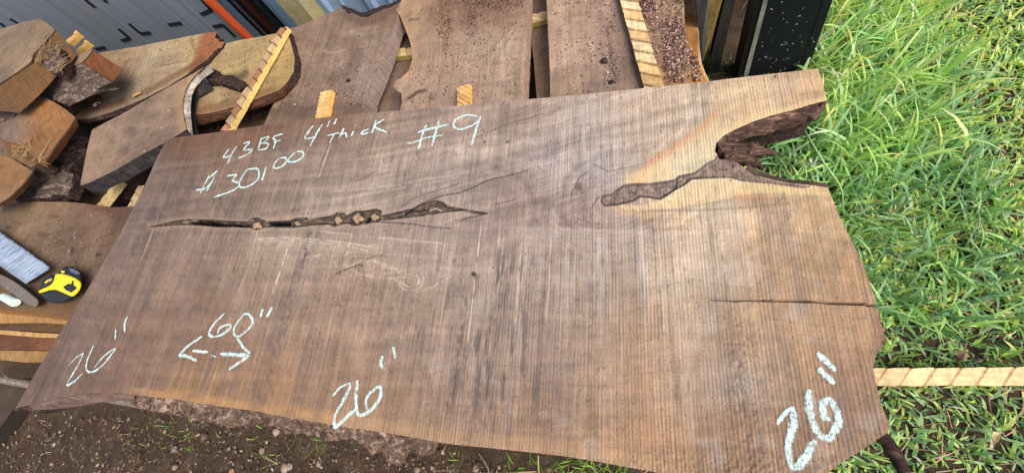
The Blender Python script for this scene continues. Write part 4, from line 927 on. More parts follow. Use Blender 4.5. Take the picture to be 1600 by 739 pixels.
board('board_body', BI, ZB, .042, plank_paint([(470,80,(122,102,92)),(520,60,(126,106,96)),(500,140,(112,94,86)),(570,120,(132,114,108)),(590,60,(120,102,94)),(440,180,(104,86,78)),(600,20,(110,88,72))], 31, .45, xI),
      [M_WOOD_DEEP, M_SAWN_EDGE], b, disp=flat_disp(), side=lambda px, py, t: np.where(px < 470, -.012 * t, 0) + np.where((px > 560) & (py < 170) & (py > 25), .006 * t, 0), sidecol=(142, 122, 112))
strip('bark_edge', [(449,49),(452,65),(462,90),(462,110),(453,128)], [(447,72),(452,92),(458,110),(452,124),(444,140)], ZB - .001, ZB - .05, [M_BARKDARK], b, amp=.004, n=80, m_=6, bulge=.003)
strip('bark_edge', [(627,4),(610,13),(598,17),(584,23),(564,28),(550,22),(535,14)], [(629,0),(610,8),(597,10),(584,15),(566,21),(551,15),(536,9)], ZB - .001, ZB - .04, [M_BARKDARK], b, amp=.006, n=90, m_=6, bulge=.004)
BJ = [(640,-60),(628,0),(619,15),(625,26),(631,40),(638,58),(643,76),(644,93),(639,111),(628,121),(618,126),(614,135),(619,141),(627,146),(628,160),(622,180),(610,240),(812,240),(817,155),(820,90),(823,40),(825,0),(827,-60)]
def xJ(c, px, py, X, Y):
    c = mixc(c, smear(px, py, [(622,30),(636,60),(646,95),(634,125)], 5, 10) * .5, (160, 130, 102))
    for k in range(7):
        q = [(745 + k * 11, 150), (752 + k * 10, 110), (775 + k * 7, 70), (812, 30 + k * 5)]
        c = mixc(c, smear(px, py, smooth_line(q), 1.2, 3) * .22, (172, 152, 138) if k % 2 else (96, 76, 66))
    for k in range(4):
        th = np.hypot((px - 722) / 1.0, (py - 86) / .8); c = mixc(c, (1 - sm(0, 1.6, np.abs(th - 5 - 6 * k))) * .25, (170, 150, 138))
    for k in range(6): c = mixc(c, smear(px, py, [(664 + k * 7, 20), (672 + k * 7, 70), (668 + k * 8, 120)], 1, 3) * .16, (90, 68, 58))
    c = mixc(c, smear(px, py, [(655,30),(640,32)], 2, 2) * .6, (70, 52, 40))
    c = mixc(c, smear(px, py, [(700,20),(735,20),(780,15)], 20, 26) * .35, (96, 72, 62))
    c = mixc(c, smear(px, py, [(638,154),(652,144),(664,142)], 2.5, 3) * .8, (56, 46, 42))
    c = mixc(c, smear(px, py, [(672,146),(678,156)], 1.5, 2) * .6, (56, 46, 42))
    return c
b = empty('sawn_board', (*at(720, 80, ZB)[:2], ZB - .05), 'widest brown board behind the slab, middle of the three, with a scalloped left edge', 'board', 'wide boards reaching under the big slab')
board('board_body', BJ, ZB, .045, plank_paint([(640,20,(150,124,102)),(700,20,(124,98,86)),(780,20,(128,102,90)),(680,70,(138,116,102)),(740,70,(138,118,108)),(790,80,(148,128,116)),(660,130,(140,118,106)),(720,150,(128,110,102)),(790,140,(142,122,112))], 47, .35, xJ),
      [M_WOOD_DEEP, M_SAWN_EDGE], b, disp=flat_disp(), side=lambda px, py, t: np.where(px < 660, -.012 * t, .004 * t), sidecol=(168, 138, 120))
BK = [(852,-60),(854,0),(856,40),(857,64),(859,110),(860,152),(862,240),(1095,240),(1083,150),(1080,120),(1075,80),(1070,40),(1069,0),(1068,-60)]
def xK(c, px, py, X, Y):
    c = mixc(c, smear(px, py, [(949,45),(953,75),(955,100),(962,125)], 1.5, 4) * .7, (80, 62, 58))
    for k in range(8): c = mixc(c, smear(px, py, [(868 + k * 12, 0), (872 + k * 11, 150)], 1, 4) * .13, (176, 152, 138) if k % 2 else (104, 84, 76))
    c = mixc(c, smear(px, py, [(1069,0),(1078,110)], 8, 10) * .4, (170, 138, 108))
    c = mixc(c, smear(px, py, [(860,120),(880,112),(900,110)], 8, 12) * .35, (110, 94, 90))
    return c
b = empty('sawn_board', (*at(960, 60, ZB)[:2], ZB - .05), 'straight edged pinkish brown board behind the slab with wet sawdust on its right half', 'board', 'wide boards reaching under the big slab')
board('board_body', BK, ZB, .045, plank_paint([(870,20,(150,126,112)),(930,20,(140,116,108)),(880,80,(154,130,118)),(930,90,(142,120,112)),(880,140,(142,120,106)),(940,140,(126,106,100)),(990,100,(104,86,80)),(1040,40,(140,116,104)),(1060,120,(148,116,90)),(1060,10,(160,130,106))], 53, .35, xK),
      [M_WOOD_DEEP, M_SAWN_EDGE], b, disp=flat_disp(), side=lambda px, py, t: -.008 * t, sidecol=(120, 96, 80))
# lower boards seen through the gaps
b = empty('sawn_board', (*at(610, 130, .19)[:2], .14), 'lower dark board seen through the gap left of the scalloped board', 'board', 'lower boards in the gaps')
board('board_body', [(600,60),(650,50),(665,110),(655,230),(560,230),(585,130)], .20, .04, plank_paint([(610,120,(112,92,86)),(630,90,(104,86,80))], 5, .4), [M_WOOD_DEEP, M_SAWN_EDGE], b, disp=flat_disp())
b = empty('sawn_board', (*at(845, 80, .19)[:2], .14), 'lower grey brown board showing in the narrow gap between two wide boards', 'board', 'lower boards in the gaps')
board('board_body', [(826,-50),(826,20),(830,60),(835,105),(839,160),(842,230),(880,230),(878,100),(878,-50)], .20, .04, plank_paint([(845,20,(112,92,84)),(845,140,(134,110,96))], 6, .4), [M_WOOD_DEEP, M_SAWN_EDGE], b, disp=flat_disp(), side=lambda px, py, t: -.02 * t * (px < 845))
b = empty('sawn_board', (*at(1088, 70, .22)[:2], .17), 'orange brown board end sticking out right of the sawdust covered board', 'board')
board('board_body', [(1050,15),(1068,23),(1084,21),(1089,36),(1092,51),(1093,75),(1096,98),(1102,114),(1110,130),(1122,200),(1060,200)], .215, .04, plank_paint([(1078,40,(176,128,78)),(1085,80,(168,118,70)),(1095,120,(166,116,66))], 9, .3,
      lambda c, px, py, X, Y: mixc(mixc(c, smear(px, py, [(1086,24),(1092,51),(1095,98),(1110,130)], 1.6, 1.6) * .8, (206, 190, 160)), sm(.45, .6, fbm(px / 4, py / 4, 8)) * smear(px, py, [(1076,80),(1090,120)], 5, 5), (120, 94, 88))), [M_WOOD_DEEP, M_BARKDARK], b, disp=flat_disp(), side=lambda px, py, t: .012 * t * (px > 1070), sidecol=(110, 80, 60))
# board A : pale board with a torn reddish tip
BA = [(60,120),(150,84),(220,72),(300,56),(318,53),(330,49),(337,50),(334,58),(341,60),(340,64),(348,64),(344,72),(332,82),(322,94),(308,104),(290,118),(262,136),(235,150),(200,165),(170,177),(140,186),(100,188),(40,180)]
def xA(c, px, py, X, Y):
    c = mixc(c, sm(308, 318, px + .35 * (py - 60)) * .85, (128, 76, 50))
    c = mixc(c, smear(px, py, [(318,92),(285,112),(235,140),(180,162),(120,178)], 3, 6) * .65, (96, 62, 46))
    c = mixc(c, smear(px, py, [(240,85),(225,110),(205,150)], 5, 14) * .3, (170, 158, 146))
    c = mixc(c, smear(px, py, [(280,98),(292,96),(250,103)], .8, 1) * .5, (60, 44, 36))
    return c
b = empty('sawn_board', (*at(220, 120, .30)[:2], .25), 'pale weathered board with torn reddish tip and a bark edge', 'board')
board('board_body', BA, .315, .035, plank_paint([(180,100,(136,116,96)),(260,80,(150,134,114)),(300,75,(150,130,100)),(200,140,(124,108,98)),(250,110,(140,122,104)),(150,170,(112,98,88)),(120,120,(120,100,84))], 61, .5, xA, gdir=(6, 2)),
      [M_WOOD_X, M_BARKDARK], b, disp=lambda px, py, X, Y: .005 * (fbm(X * 12, Y * 12, 2, 4) - .5) - sm(312, 345, px) * .012 * fbm(px / 4, py / 4, 7, 2), side=lambda px, py, t: np.where(py > 90, .004 * np.sin(3 * t), -.01 * t), sidecol=(80, 50, 38))
strip('bark_edge', [(343,73),(322,95),(308,105),(290,119),(262,137),(235,151),(200,166),(170,178),(140,187)], [(345,78),(325,100),(312,109),(293,124),(266,142),(238,158),(203,173),(172,185),(140,193)], .314, .305, [M_BARKDARK], b, amp=.003, n=160, m_=6, bulge=.005)
# lower board below A, in shade
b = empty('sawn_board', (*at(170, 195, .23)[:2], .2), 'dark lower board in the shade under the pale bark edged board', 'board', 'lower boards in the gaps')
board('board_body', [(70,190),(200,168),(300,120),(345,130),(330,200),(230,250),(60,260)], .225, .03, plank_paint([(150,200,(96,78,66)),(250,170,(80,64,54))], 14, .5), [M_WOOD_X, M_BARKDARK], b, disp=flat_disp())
# board B : tan board under the long sticker
BB = [(335,78),(346,70),(372,64),(410,57),(449,49),(455,70),(460,92),(459,112),(451,126),(437,141),(420,148),(400,156),(375,165),(350,172),(320,178),(296,181),(270,190),(260,150),(300,110)]
def xB(c, px, py, X, Y):
    c = mixc(c, smear(px, py, [(300,176),(340,168),(385,156),(435,136)], 5, 8) * .6, (104, 70, 50))
    c = mixc(c, smear(px, py, [(354,122),(362,120),(372,125),(380,118),(384,114)], 5, 5) * .7, (74, 62, 56))
    c = mixc(c, smear(px, py, [(345,160),(356,156)], 2, 3) * .6, (84, 66, 56))
    c = mixc(c, smear(px, py, [(430,60),(450,100),(440,130)], 10, 14) * .35, (156, 126, 84))
    return c
b = empty('sawn_board', (*at(400, 110, .26)[:2], .2), 'tan board with rounded bark edge lying beneath the long fluted stick', 'board')
board('board_body', BB, .300, .035, plank_paint([(360,85,(146,128,96)),(420,70,(150,130,96)),(330,140,(152,134,104)),(420,110,(142,122,86)),(380,140,(128,108,82)),(300,170,(150,122,92))], 71, .5, xB, gdir=(6, 2)),
      [M_WOOD_X, M_BARKDARK], b, disp=flat_disp(.006), side=lambda px, py, t: .004 * np.sin(3 * t), sidecol=(88, 56, 42))
strip('bark_edge', [(459,113),(451,127),(437,142),(420,149),(400,157),(375,166),(350,173),(320,179),(296,182)], [(462,122),(455,138),(442,154),(424,162),(404,170),(378,178),(352,187),(322,194),(298,198)], .299, .280, [rough_mat('reddish_bark', (40,24,18), (120,78,54), 30, 1, .9, (.6,2,1))], b, amp=.003, n=160, m_=8, bulge=.007)
# gritty low board under B
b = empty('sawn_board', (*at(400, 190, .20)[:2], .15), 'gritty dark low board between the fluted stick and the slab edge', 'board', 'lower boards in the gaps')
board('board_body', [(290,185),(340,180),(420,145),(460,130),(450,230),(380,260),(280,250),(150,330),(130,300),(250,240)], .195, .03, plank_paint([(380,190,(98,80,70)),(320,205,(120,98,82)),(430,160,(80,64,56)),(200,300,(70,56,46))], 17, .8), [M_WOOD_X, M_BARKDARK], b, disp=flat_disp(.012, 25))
# block C : thick offcut with dark sawn side
BC = [(126,290),(131,260),(138,225),(144,203),(200,173),(271,132),(300,116),(326,101),(318,106),(306,117),(297,128),(290,140),(286,156),(285,170),(287,184),(292,202),(265,219),(225,240),(180,266),(138,287)]
def xC(c, px, py, X, Y):
    c = mixc(c, smear(px, py, [(326,101),(290,138),(283,165),(290,200)], 8, 12) * .5, (150, 122, 92))
    c = mixc(c, smear(px, py, [(138,280),(142,230),(148,205)], 3, 8) * .4, (144, 122, 106))
    for (hx, hy, r) in [(196,236,7),(230,235,2),(238,211,4),(176,222,4),(230,192,2),(205,205,8)]: c = mixc(c, (1 - sm(r * .5, r * 1.6, np.hypot(px - hx, (py - hy) * 1.2))) * .4, (84, 64, 58))
    for (hx, hy) in [(252,200),(264,173),(225,236)]: c = mixc(c, (1 - sm(.8, 1.8, np.hypot(px - hx, py - hy))) * .8, (196, 184, 170))
    return c
blk = empty('wood_offcut', (*at(200, 220, .36)[:2], .3), 'thick grey brown offcut with blackened sawn side and curved right edge', 'offcut', 'thick offcuts heaped on the left')
board('offcut_body', BC, .348, .040, plank_paint([(150,250,(124,104,92)),(200,200,(126,108,98)),(260,150,(128,108,98)),(270,190,(120,100,92)),(220,230,(116,98,90)),(290,125,(140,116,94))], 81, .3, xC, gdir=(5, 3)),
      [M_WOOD_X, rough_mat('blackened_sawn_side', (22, 20, 22), (78, 74, 74), 34, .6, .8, (1, 1, .6), (54, 48, 48))], blk, disp=flat_disp(.003), side=lambda px, py, t: np.where((py > 203) & (px < 290), .008 * t, np.where(px > 283, -.055 * t, -.01 * t)), rings=6)
strip('bark_edge', [(326,101),(306,117),(297,128),(290,140),(286,156),(285,170),(287,184),(292,202)], [(334,112),(317,124),(306,136),(300,149),(298,165),(298,182),(300,200),(302,213)], .344, .334, [rough_mat('pale_grey_wane', (90, 80, 72), (214, 204, 188), 26, .4, .9, (1, 1, .5), (158, 146, 132))], blk, amp=.003, n=120, m_=8, bulge=.004)
bk = empty('bark_strip', (*at(335, 125, .29)[:2], .27), 'twisted blackish bark strip lying on the tan board', 'bark')
board('bark_piece', [(306,117),(314,108),(326,103),(336,110),(350,119),(362,118),(372,124),(384,128),(385,134),(372,138),(352,133),(338,128),(322,128),(310,134),(304,128)], .322, .02, lambda px, py, X, Y: np.ones((len(px), 3)), [M_BARKDARK, M_BARKDARK], bk, disp=lambda px, py, X, Y: .02 * (fbm(X * 50, Y * 40, 3, 4) - .5), noise_side=.008)
# offcuts of the heap on the left; each a lofted block between an upper and a lower ring
def offcut(label, top, bot, z0, z1, ctrl, seed, orange, barkband=None, topmat=None, tilt=None):
    e = empty('wood_offcut', (*at(*np.mean(top, 0), z1)[:2], z1), label, 'offcut', 'thick offcuts heaped on the left')
    board('top_face', top, z0, .004, plank_paint(ctrl, seed, .35, gdir=(4, 4)), [topmat or M_WOOD_X, M_ORANGE], e, res=.004, disp=flat_disp(.003), rings=1)
    rings = [[(x, y, z0 - .003) for x, y in top], [(a[0] * .5 + b_[0] * .5, a[1] * .5 + b_[1] * .5, (z0 + z1) / 2) for a, b_ in zip(top, bot)], [(x, y, z1) for x, y in bot]]
    o = loft('sawn_side', rings, [M_ORANGE], e, col=np.array(orange) * 1.0)
    md = o.modifiers.new('sub', 'SUBSURF'); md.subdivision_type = 'SIMPLE'; md.levels = md.render_levels = 5
    tx = bpy.data.textures.new('rough', 'CLOUDS'); tx.noise_scale = .02
    dm = o.modifiers.new('d', 'DISPLACE'); dm.texture = tx; dm.strength = .004; dm.texture_coords = 'GLOBAL'
    return e
D = offcut('big grey topped offcut with orange sawn faces at the far left edge', [(-60,66),(0,46),(37,35),(62,30),(75,38),(86,47),(70,66),(52,84),(48,97),(28,112),(0,130),(-60,160)],
       [(-60,80),(20,80),(60,70),(90,60),(105,70),(119,86),(112,98),(96,110),(76,134),(52,158),(30,176),(-60,170)], .47, .43, [(20,60,(116,102,92)),(60,45,(120,102,86)),(30,95,(130,110,92)),(0,120,(104,90,82))], 101, (100, 70, 40))
E_blk = offcut('short offcut with bright orange end face beside the heap', [(93,113),(105,100),(118,88),(131,82),(145,78),(137,88),(128,98),(110,106)],
       [(98,112),(125,104),(150,100),(170,99),(191,108),(184,119),(175,129),(130,106)], .42, .39, [(120,92,(128,110,90))], 103, (108, 64, 36))
strip('bark_edge', [(92,112),(104,106),(116,101),(127,99),(140,106),(150,113),(162,121),(174,129)], [(68,146),(82,155),(98,163),(108,166),(122,160),(138,152),(150,148),(168,138)], .42, .385, [M_BARKW], E_blk, amp=.006, n=120, m_=26, bulge=.004)
F_blk = offcut('orange brown offcut leaning below the topmost one', [(-20,200),(20,186),(40,170),(66,152),(85,160),(102,171),(118,184),(109,198),(88,226),(70,253),(54,247),(30,226),(10,222)],
       [(0,210),(30,196),(50,190),(80,170),(96,176),(112,184),(124,196),(112,214),(94,240),(76,262),(60,256),(30,240),(10,235)], .40, .372, [(70,180,(140,98,60)),(95,200,(132,92,58)),(60,225,(116,84,56)),(20,205,(112,96,88)),(0,205,(100,88,82))], 105, (120, 78, 44), topmat=M_ORANGE)
G_blk = offcut('flat brown offcut at the left edge under the splintered one', [(-40,250),(0,243),(16,246),(34,257),(51,268),(34,290),(14,309),(0,317),(-40,320)],
       [(-30,262),(5,256),(22,258),(40,266),(56,276),(40,298),(20,316),(5,322),(-30,330)], .37, .348, [(20,270,(124,92,64)),(0,300,(116,88,66))], 107, (96, 66, 44))
e = empty('wood_offcut', (*at(20, 228, .36)[:2], .34), 'splintered dark offcut end wedged between two orange ones', 'offcut', 'thick offcuts heaped on the left')
board('offcut_body', [(-30,200),(20,196),(40,205),(62,250),(50,262),(16,246),(-30,250)], .365, .05, plank_paint([(10,220,(96,82,76)),(40,235,(120,92,66))], 19, .6), [M_WOOD_X, M_BARKDARK], e, disp=flat_disp(.02, 30))
# flaky bark slab
MB = [(103,211),(120,212),(135,214),(134,227),(133,238),(124,247),(112,258),(106,270),(116,272),(110,282),(111,292),(105,306),(86,303),(72,309),(54,308),(30,312),(13,308),(24,296),(35,284),(52,268),(70,254),(86,236)]
e = empty('bark_slab', (*at(80, 270, .31)[:2], .28), 'thick slab of flaky grey bark between the offcuts', 'bark')
board('bark_body', MB, .305, .03, lambda px, py, X, Y: np.ones((len(px), 3)), [M_BARKW, M_BARKDARK], e, disp=lambda px, py, X, Y: .022 * (fbm(X * 22 + Y * 10, Y * 40, 3, 4) - .5), side=lambda px, py, t: .004 * t, noise_side=.006)
e = empty('bark_slab', (*at(90, 150, .33)[:2], .3), 'crumbly bark under the short orange ended offcut', 'bark')
board('bark_body', [(60,140),(90,140),(150,147),(130,160),(110,172),(92,190),(80,170),(66,156)], .335, .04, lambda px, py, X, Y: np.ones((len(px), 3)), [M_BARKW, M_BARKDARK], e, disp=lambda px, py, X, Y: .02 * (fbm(X * 30, Y * 30, 3, 4) - .5), noise_side=.006)
e = empty('bark_slab', (*at(10, 186, .37)[:2], .34), 'small crumbled grey bark piece at the far left edge', 'bark')
board('bark_body', [(-30,170),(5,170),(25,178),(20,190),(0,196),(-30,198)], .385, .04, lambda px, py, X, Y: np.ones((len(px), 3)), [M_BARKW, M_BARKDARK], e, disp=lambda px, py, X, Y: .02 * (fbm(X * 30, Y * 30, 3, 4) - .5))
# splinter bundle on the big offcut, one torn tuft per place
def fibres(label, pts, n, seed, z, col, ln=.045):
    rr = random.Random(seed); bm = bmesh.new()
    for _ in range(n):
        cx, cy = rr.choice(pts); cx += rr.uniform(-9, 9); cy += rr.uniform(-6, 6); p = Vector(at(cx, cy, z + rr.uniform(0, .02)))
        a = rr.gauss(.9, .8); d = Vector((math.cos(a), math.sin(a), rr.uniform(-.1, .15))) * rr.uniform(.2, 1) ** 1.6 * ln * 1.6
        md = p + d * .5 + Vector((0, 0, rr.uniform(-.004, .008))); tube(bm, [p, md, p + d], [.0017, .0014, .0006], 4)
    o = bm_obj('splinters', bm, [M_PINE], None, col=col); tag(o, label, 'splinters', None, 'stuff')
fibres('loose pale splinters torn from the topmost offcut', [(70,72),(82,82),(72,88),(84,100),(60,96),(90,110)], 90, 3, .45, (128, 104, 78), .05)
e = empty('bark_slab', (*at(76, 88, .44)[:2], .42), 'dark crumbled hollow of rotten wood on the topmost offcut', 'bark')
board('bark_body', [(58,70),(72,62),(86,66),(94,78),(97,92),(93,106),(84,114),(72,108),(64,98),(54,90),(50,80)], .457, .03, lambda px, py, X, Y: np.ones((len(px), 3)), [M_BARKW, M_BARKDARK], e, disp=lambda px, py, X, Y: .024 * (fbm(X * 40, Y * 30, 3, 4) - .5), noise_side=.008)
fibres('torn fibres hanging from the leaning orange offcut', [(30,228),(44,240),(58,250),(26,238)], 50, 5, .385, (150, 116, 78))
# dirty low board at the left carrying the tools
BH = [(-80,330),(0,320),(30,316),(60,315),(115,316),(145,320),(175,324),(215,322),(260,330),(200,480),(150,520),(110,497),(60,490),(0,484),(-80,476)]
def xH(c, px, py, X, Y):
    c = mixc(c, smear(px, py, [(165,345),(150,380),(130,420)], 6, 14) * .4, (126, 104, 88))
    c = mixc(c, smear(px, py, [(60,322),(45,350),(30,370)], 5, 12) * .35, (142, 118, 96))
    c = mixc(c, smear(px, py, [(140,322),(190,330)], 3, 7) * .5, (92, 56, 44))
    for (hx, hy, rx, ry, k) in [(67,367,9,4,.6),(84,338,9,3,.4),(112,392,4,6,.7),(12,355,6,3,.7),(155,398,5,3,.7),(95,380,6,5,.3)]: c = mixc(c, (1 - sm(.6, 1.5, np.hypot((px - hx) / rx, (py - hy) / ry))) * k, (56, 44, 38))
    c = mixc(c, sm(470, 490, py + .05 * px) * .5, (120, 84, 48))
    return c
bH = empty('sawn_board', (*at(80, 400, .29)[:2], .25), 'dirty brown board at the left carrying the tape measure and brush', 'board')
board('board_body', BH, .29, .03, plank_paint([(60,340,(112,92,76)),(150,350,(100,80,70)),(60,400,(98,82,70)),(130,430,(92,76,66)),(20,460,(90,74,60)),(180,330,(92,70,58))], 111, .45, xH, gdir=(3, 3)), [M_WOOD_X, M_ORANGE], bH, disp=flat_disp(.008, 10), side=lambda px, py, t: .008 * t, sidecol=(150, 100, 52))
# stepped edges of the stack below it
def low(label, outline, z, th, ctrl, seed, sidec, mat=M_ORANGE, amt=.25):
    e = empty('sawn_board', (*at(*np.mean(outline, 0), z)[:2], z - th), label, 'board', 'stacked board edges at lower left')
    board('board_body', outline, z, th, plank_paint(ctrl, seed, amt, gdir=(4, 4)), [mat, mat], e, disp=flat_disp(.002), sidecol=sidec)
low('orange board edge directly under the tool board', [(-80,478),(0,484),(60,490),(120,496),(140,505),(110,507),(60,504),(0,505),(-80,506)], .262, .02, [(40,495,(150,116,76))], 121, (124, 92, 58))
low('brown lumber edge with bark, second from the top of the stack', [(-80,500),(130,500),(130,520),(60,518),(0,514),(-80,514)], .235, .02, [(40,508,(80,58,44)),(80,508,(96,70,46))], 122, (60, 42, 32), M_WOOD_X, .6)
low('thin yellow board edge in the middle of the stack', [(-80,512),(0,515),(60,520),(120,522),(110,528),(60,527),(0,522),(-80,521)], .215, .012, [(40,520,(170,136,92))], 123, (140, 100, 60))
low('bark covered board edge below the thin yellow one', [(-80,515),(120,520),(110,548),(0,546),(-80,546)], .190, .02, [(40,535,(84,56,40)),(60,530,(104,70,48))], 124, (50, 36, 28), M_WOOD_X, .7)
low('pair of yellow board edges lowest in the stack', [(-80,541),(0,544),(60,547),(100,550),(90,565),(40,566),(0,562),(-80,560)], .165, .02, [(40,545,(172,138,94)),(40,553,(96,72,50)),(40,560,(154,120,80))], 125, (140, 90, 44))
low('dark bottom board of the stack above the ribbed rod', [(-80,555),(100,560),(90,592),(0,588),(-80,584)], .13, .03, [(40,575,(74,60,48))], 126, (50, 40, 32), M_WOOD_X, .5)
low('dark skid timber lying on the soil at lower left', [(-80,600),(20,600),(42,605),(20,640),(0,668),(-80,760)], .05, .045, [(10,620,(70,58,48))], 127, (44, 36, 30), M_WOOD_X, .5)
# ------------------------------------------------------------------ fluted spacer sticks
def stick_paint(p0, p1, w, base, dark, pitch, skew, ridge_side=0.0):
    a = np.array(p0); b_ = np.array(p1)
    def f(X, Y):
        d = (b_ - a) / np.linalg.norm(b_ - a); s = (X - a[0]) * d[0] + (Y - a[1]) * d[1]; q = -(X - a[0]) * d[1] + (Y - a[1]) * d[0]
        return s, q
    return f
def sticker(label, p0, p1, z, w=.026, h=.019, base=(206, 164, 98), dark=(150, 98, 52), pitch=.020, skew=.7, group='fluted wooden spacer sticks', pale=None, side=(196, 166, 100), deep=.0018):
    """wooden spacer with diagonal flutes planed across its top; p0, p1 photo pixels of its ends (top centre line)"""
    a = at(p0[0], p0[1], z); b_ = at(p1[0], p1[1], z); d = (b_ - a)[:2]; L = np.linalg.norm(d); d /= L; nrm = np.array([-d[1], d[0]])
    ns = max(8, int(L / .0016)); nq = 9
    V = []; C = []; F = []
    s = np.linspace(0, L, ns + 1)
    for k in range(nq + 1):
        q = (k / nq - .5) * w
        ph = ((s + q * skew) / pitch) % 1.0
        zz = -deep * (1 - ph) * (ph > .0) - deep * .6 * (ph < .12)
        wob = .0008 * (fbm(s * 60, np.full_like(s, k), 4, 3) - .5) * (k in (0, nq))
        edge = nrm[0] * 0
        xx = a[0] + d[0] * s + nrm[0] * (q + wob * 3 + (.0012 * np.sign(q) * (ph - .5) if k in (0, nq) else 0)); yy = a[1] + d[1] * s + nrm[1] * (q + wob * 3 + (.0012 * np.sign(q) * (ph - .5) if k in (0, nq) else 0))
        V.append(np.stack([xx, yy, z + zz], 1))
        sel = (np.floor((s + q * skew) / pitch)).astype(int)
        tint = .78 + .45 * hashn(sel, sel * 0 + 3, int(p0[0]))
        c = np.tile(lin(base), (len(s), 1)) * tint[:, None]
        if pale is not None:
            pm = hashn(sel, sel * 0 + 11, int(p0[1])) > .5; c = np.where(pm[:, None], lin(pale) * tint[:, None], c)
        c = c * (.72 + .56 * fbm(s * 90 + 7 * k, s * 20 + k * 1.3, 17, 3))[:, None]; c = mixc(c, (1 - sm(.06, .2, ph)) * .6 * (.5 + fbm(s * 50, np.full_like(s, k * .7), 19, 2)), dark)
        C.append((c * .86 + (c @ np.array([.3, .59, .11]))[:, None] * .10))
    nt_ = ns + 1
    for k in range(nq):
        for i in range(ns): F.append((k * nt_ + i, k * nt_ + i + 1, (k + 1) * nt_ + i + 1, (k + 1) * nt_ + i))
    base_i = (nq + 1) * nt_
    for k, q in ((0, -.5), (nq, .5)):
        v = V[k].copy(); v[:, 2] = z - h; V.append(v); C.append(np.tile(lin(side), (nt_, 1)))
    v0 = base_i; v1 = base_i + nt_
    # separate copies of the top rim so the sides keep their own colour
    for k in (0, nq): V.append(V[k].copy()); C.append(np.tile(lin(side), (nt_, 1)))
    r0 = base_i + 2 * nt_; r1 = base_i + 3 * nt_
    for i in range(ns):
        F.append((v0 + i, v0 + i + 1, r0 + i + 1, r0 + i)); F.append((r1 + i, r1 + i + 1, v1 + i + 1, v1 + i)); F.append((v0 + i + 1, v0 + i, v1 + i, v1 + i + 1))
    F.append(tuple([k * nt_ for k in range(nq + 1)] + [v1, v0])); F.append(tuple([k * nt_ + ns for k in range(nq + 1)][::-1] + [v0 + ns, v1 + ns]))
    me = mesh('spacer_stick', np.concatenate(V), F); set_col(me, np.concatenate(C))
    o = link('spacer_stick', me, [M_PINE]); tag(o, label, 'spacer stick', group); return o
sticker('long yellow fluted stick lying across the tan board', (443, 42), (350, 204), .324, w=.030, base=(182, 150, 104), dark=(84, 58, 40), pitch=.034, skew=-.5, pale=(170, 118, 78), side=(226, 194, 118), deep=.004)
sticker('short fluted stick end poking out on the left wavy board', (509, 142), (496, 205), ZB + .022, w=.036, base=(220, 178, 104), dark=(150, 96, 48), pitch=.013, skew=1.2, side=(232, 184, 98))
sticker('short fluted stick end poking out on the scalloped middle board', (724, 133), (724, 200), ZB + .022, w=.034, base=(216, 164, 90), dark=(150, 92, 44), pitch=.016, skew=-1.0, side=(236, 186, 96))
sticker('long fluted stick lying on the sawdust covered board', (974, -30), (1026, 150), ZB + .02, w=.040, base=(216, 172, 108), dark=(132, 90, 54), pitch=.035, skew=-.65, pale=(226, 200, 146), side=(150, 110, 66), deep=.003)
sticker('thin fluted stick lying in the grass at the right', (1300, 589), (1680, 587), .065, w=.032, base=(216, 184, 126), dark=(188, 142, 88), pitch=.040, skew=-.9, side=(190, 150, 90))
sticker('pale fluted stick under the blackened offcut', (186, 282), (148, 330), .235, w=.030, base=(214, 180, 116), dark=(120, 92, 60), pitch=.03, skew=-.6, side=(232, 208, 146))
sticker('round edged stick seen deep in the gap left of the scalloped board', (590, 86), (660, 78), .222, w=.032, base=(196, 164, 110), dark=(140, 104, 66), pitch=.05, skew=.4)
sticker('fluted stick crossing the narrow gap between two wide boards', (815, 33), (872, 20), .222, w=.034, base=(210, 178, 124), dark=(130, 98, 64), pitch=.024, skew=1.6)
sticker('upper yellow stick end beside the big offcut', (121, 50), (104, 66), .33, w=.040, base=(214, 168, 88), dark=(190, 140, 66), pitch=.2, side=(206, 160, 84), group='yellow stick ends beside the heap')
sticker('lower yellow stick end beside the big offcut', (136, 64), (118, 82), .33, w=.036, base=(214, 168, 88), dark=(190, 140, 66), pitch=.2, side=(206, 160, 84), group='yellow stick ends beside the heap')
sticker('pale stick end under the left edge of the slab', (220, 290), (200, 330), .25, w=.028, base=(190, 160, 116), dark=(120, 92, 60), pitch=.03, skew=-.6)
# ------------------------------------------------------------------ tape measure, chalk, brush, rods
M_YEL = plain_mat('yellow_plastic', (244, 214, 20), .35, var=.04)
M_BLK = plain_mat('black_rubber', (34, 35, 38), .55, var=.25)
M_STEEL = plain_mat('dull_steel', (150, 150, 148), .4, .8, var=.2)
tp = empty('tape_measure', (*at(95, 450, .296)[:2], .296), 'yellow and black tape measure lying on the dirty board', 'tape measure')
def ring(pts, z, k=1.0):
    c = np.mean(pts, 0); return [(c[0] + (x - c[0]) * k, c[1] + (y - c[1]) * k, z) for x, y in pts]
def rounded(pts, n=4): 
    p = list(pts) ; q = smooth_line([p[-1]] + p + [p[0]], n)
    return [tuple(v) for v in q[n:-1]]
TB = rounded([(62,455),(70,467),(82,473),(99,473),(113,465),(126,455),(129,438),(125,425),(103,416),(93,424),(84,430),(71,432),(64,446)], 3)
loft('case', [ring(TB, .296, .96), ring(TB, .300, 1.0), ring(TB, .318, .99), ring(TB, .326, .93), ring(TB, .328, .86)], [M_BLK], tp, smooth=True)
YL = cv([(222,572),(226,584),(250,578),(285,566),(320,563),(350,575),(385,590),(418,605),(440,590),(462,565),(470,540),(468,520),(440,498),(400,482),(360,472),(322,472),(312,490),(308,515),(296,532),(270,548),(240,560)], 3.696, 0, 300)
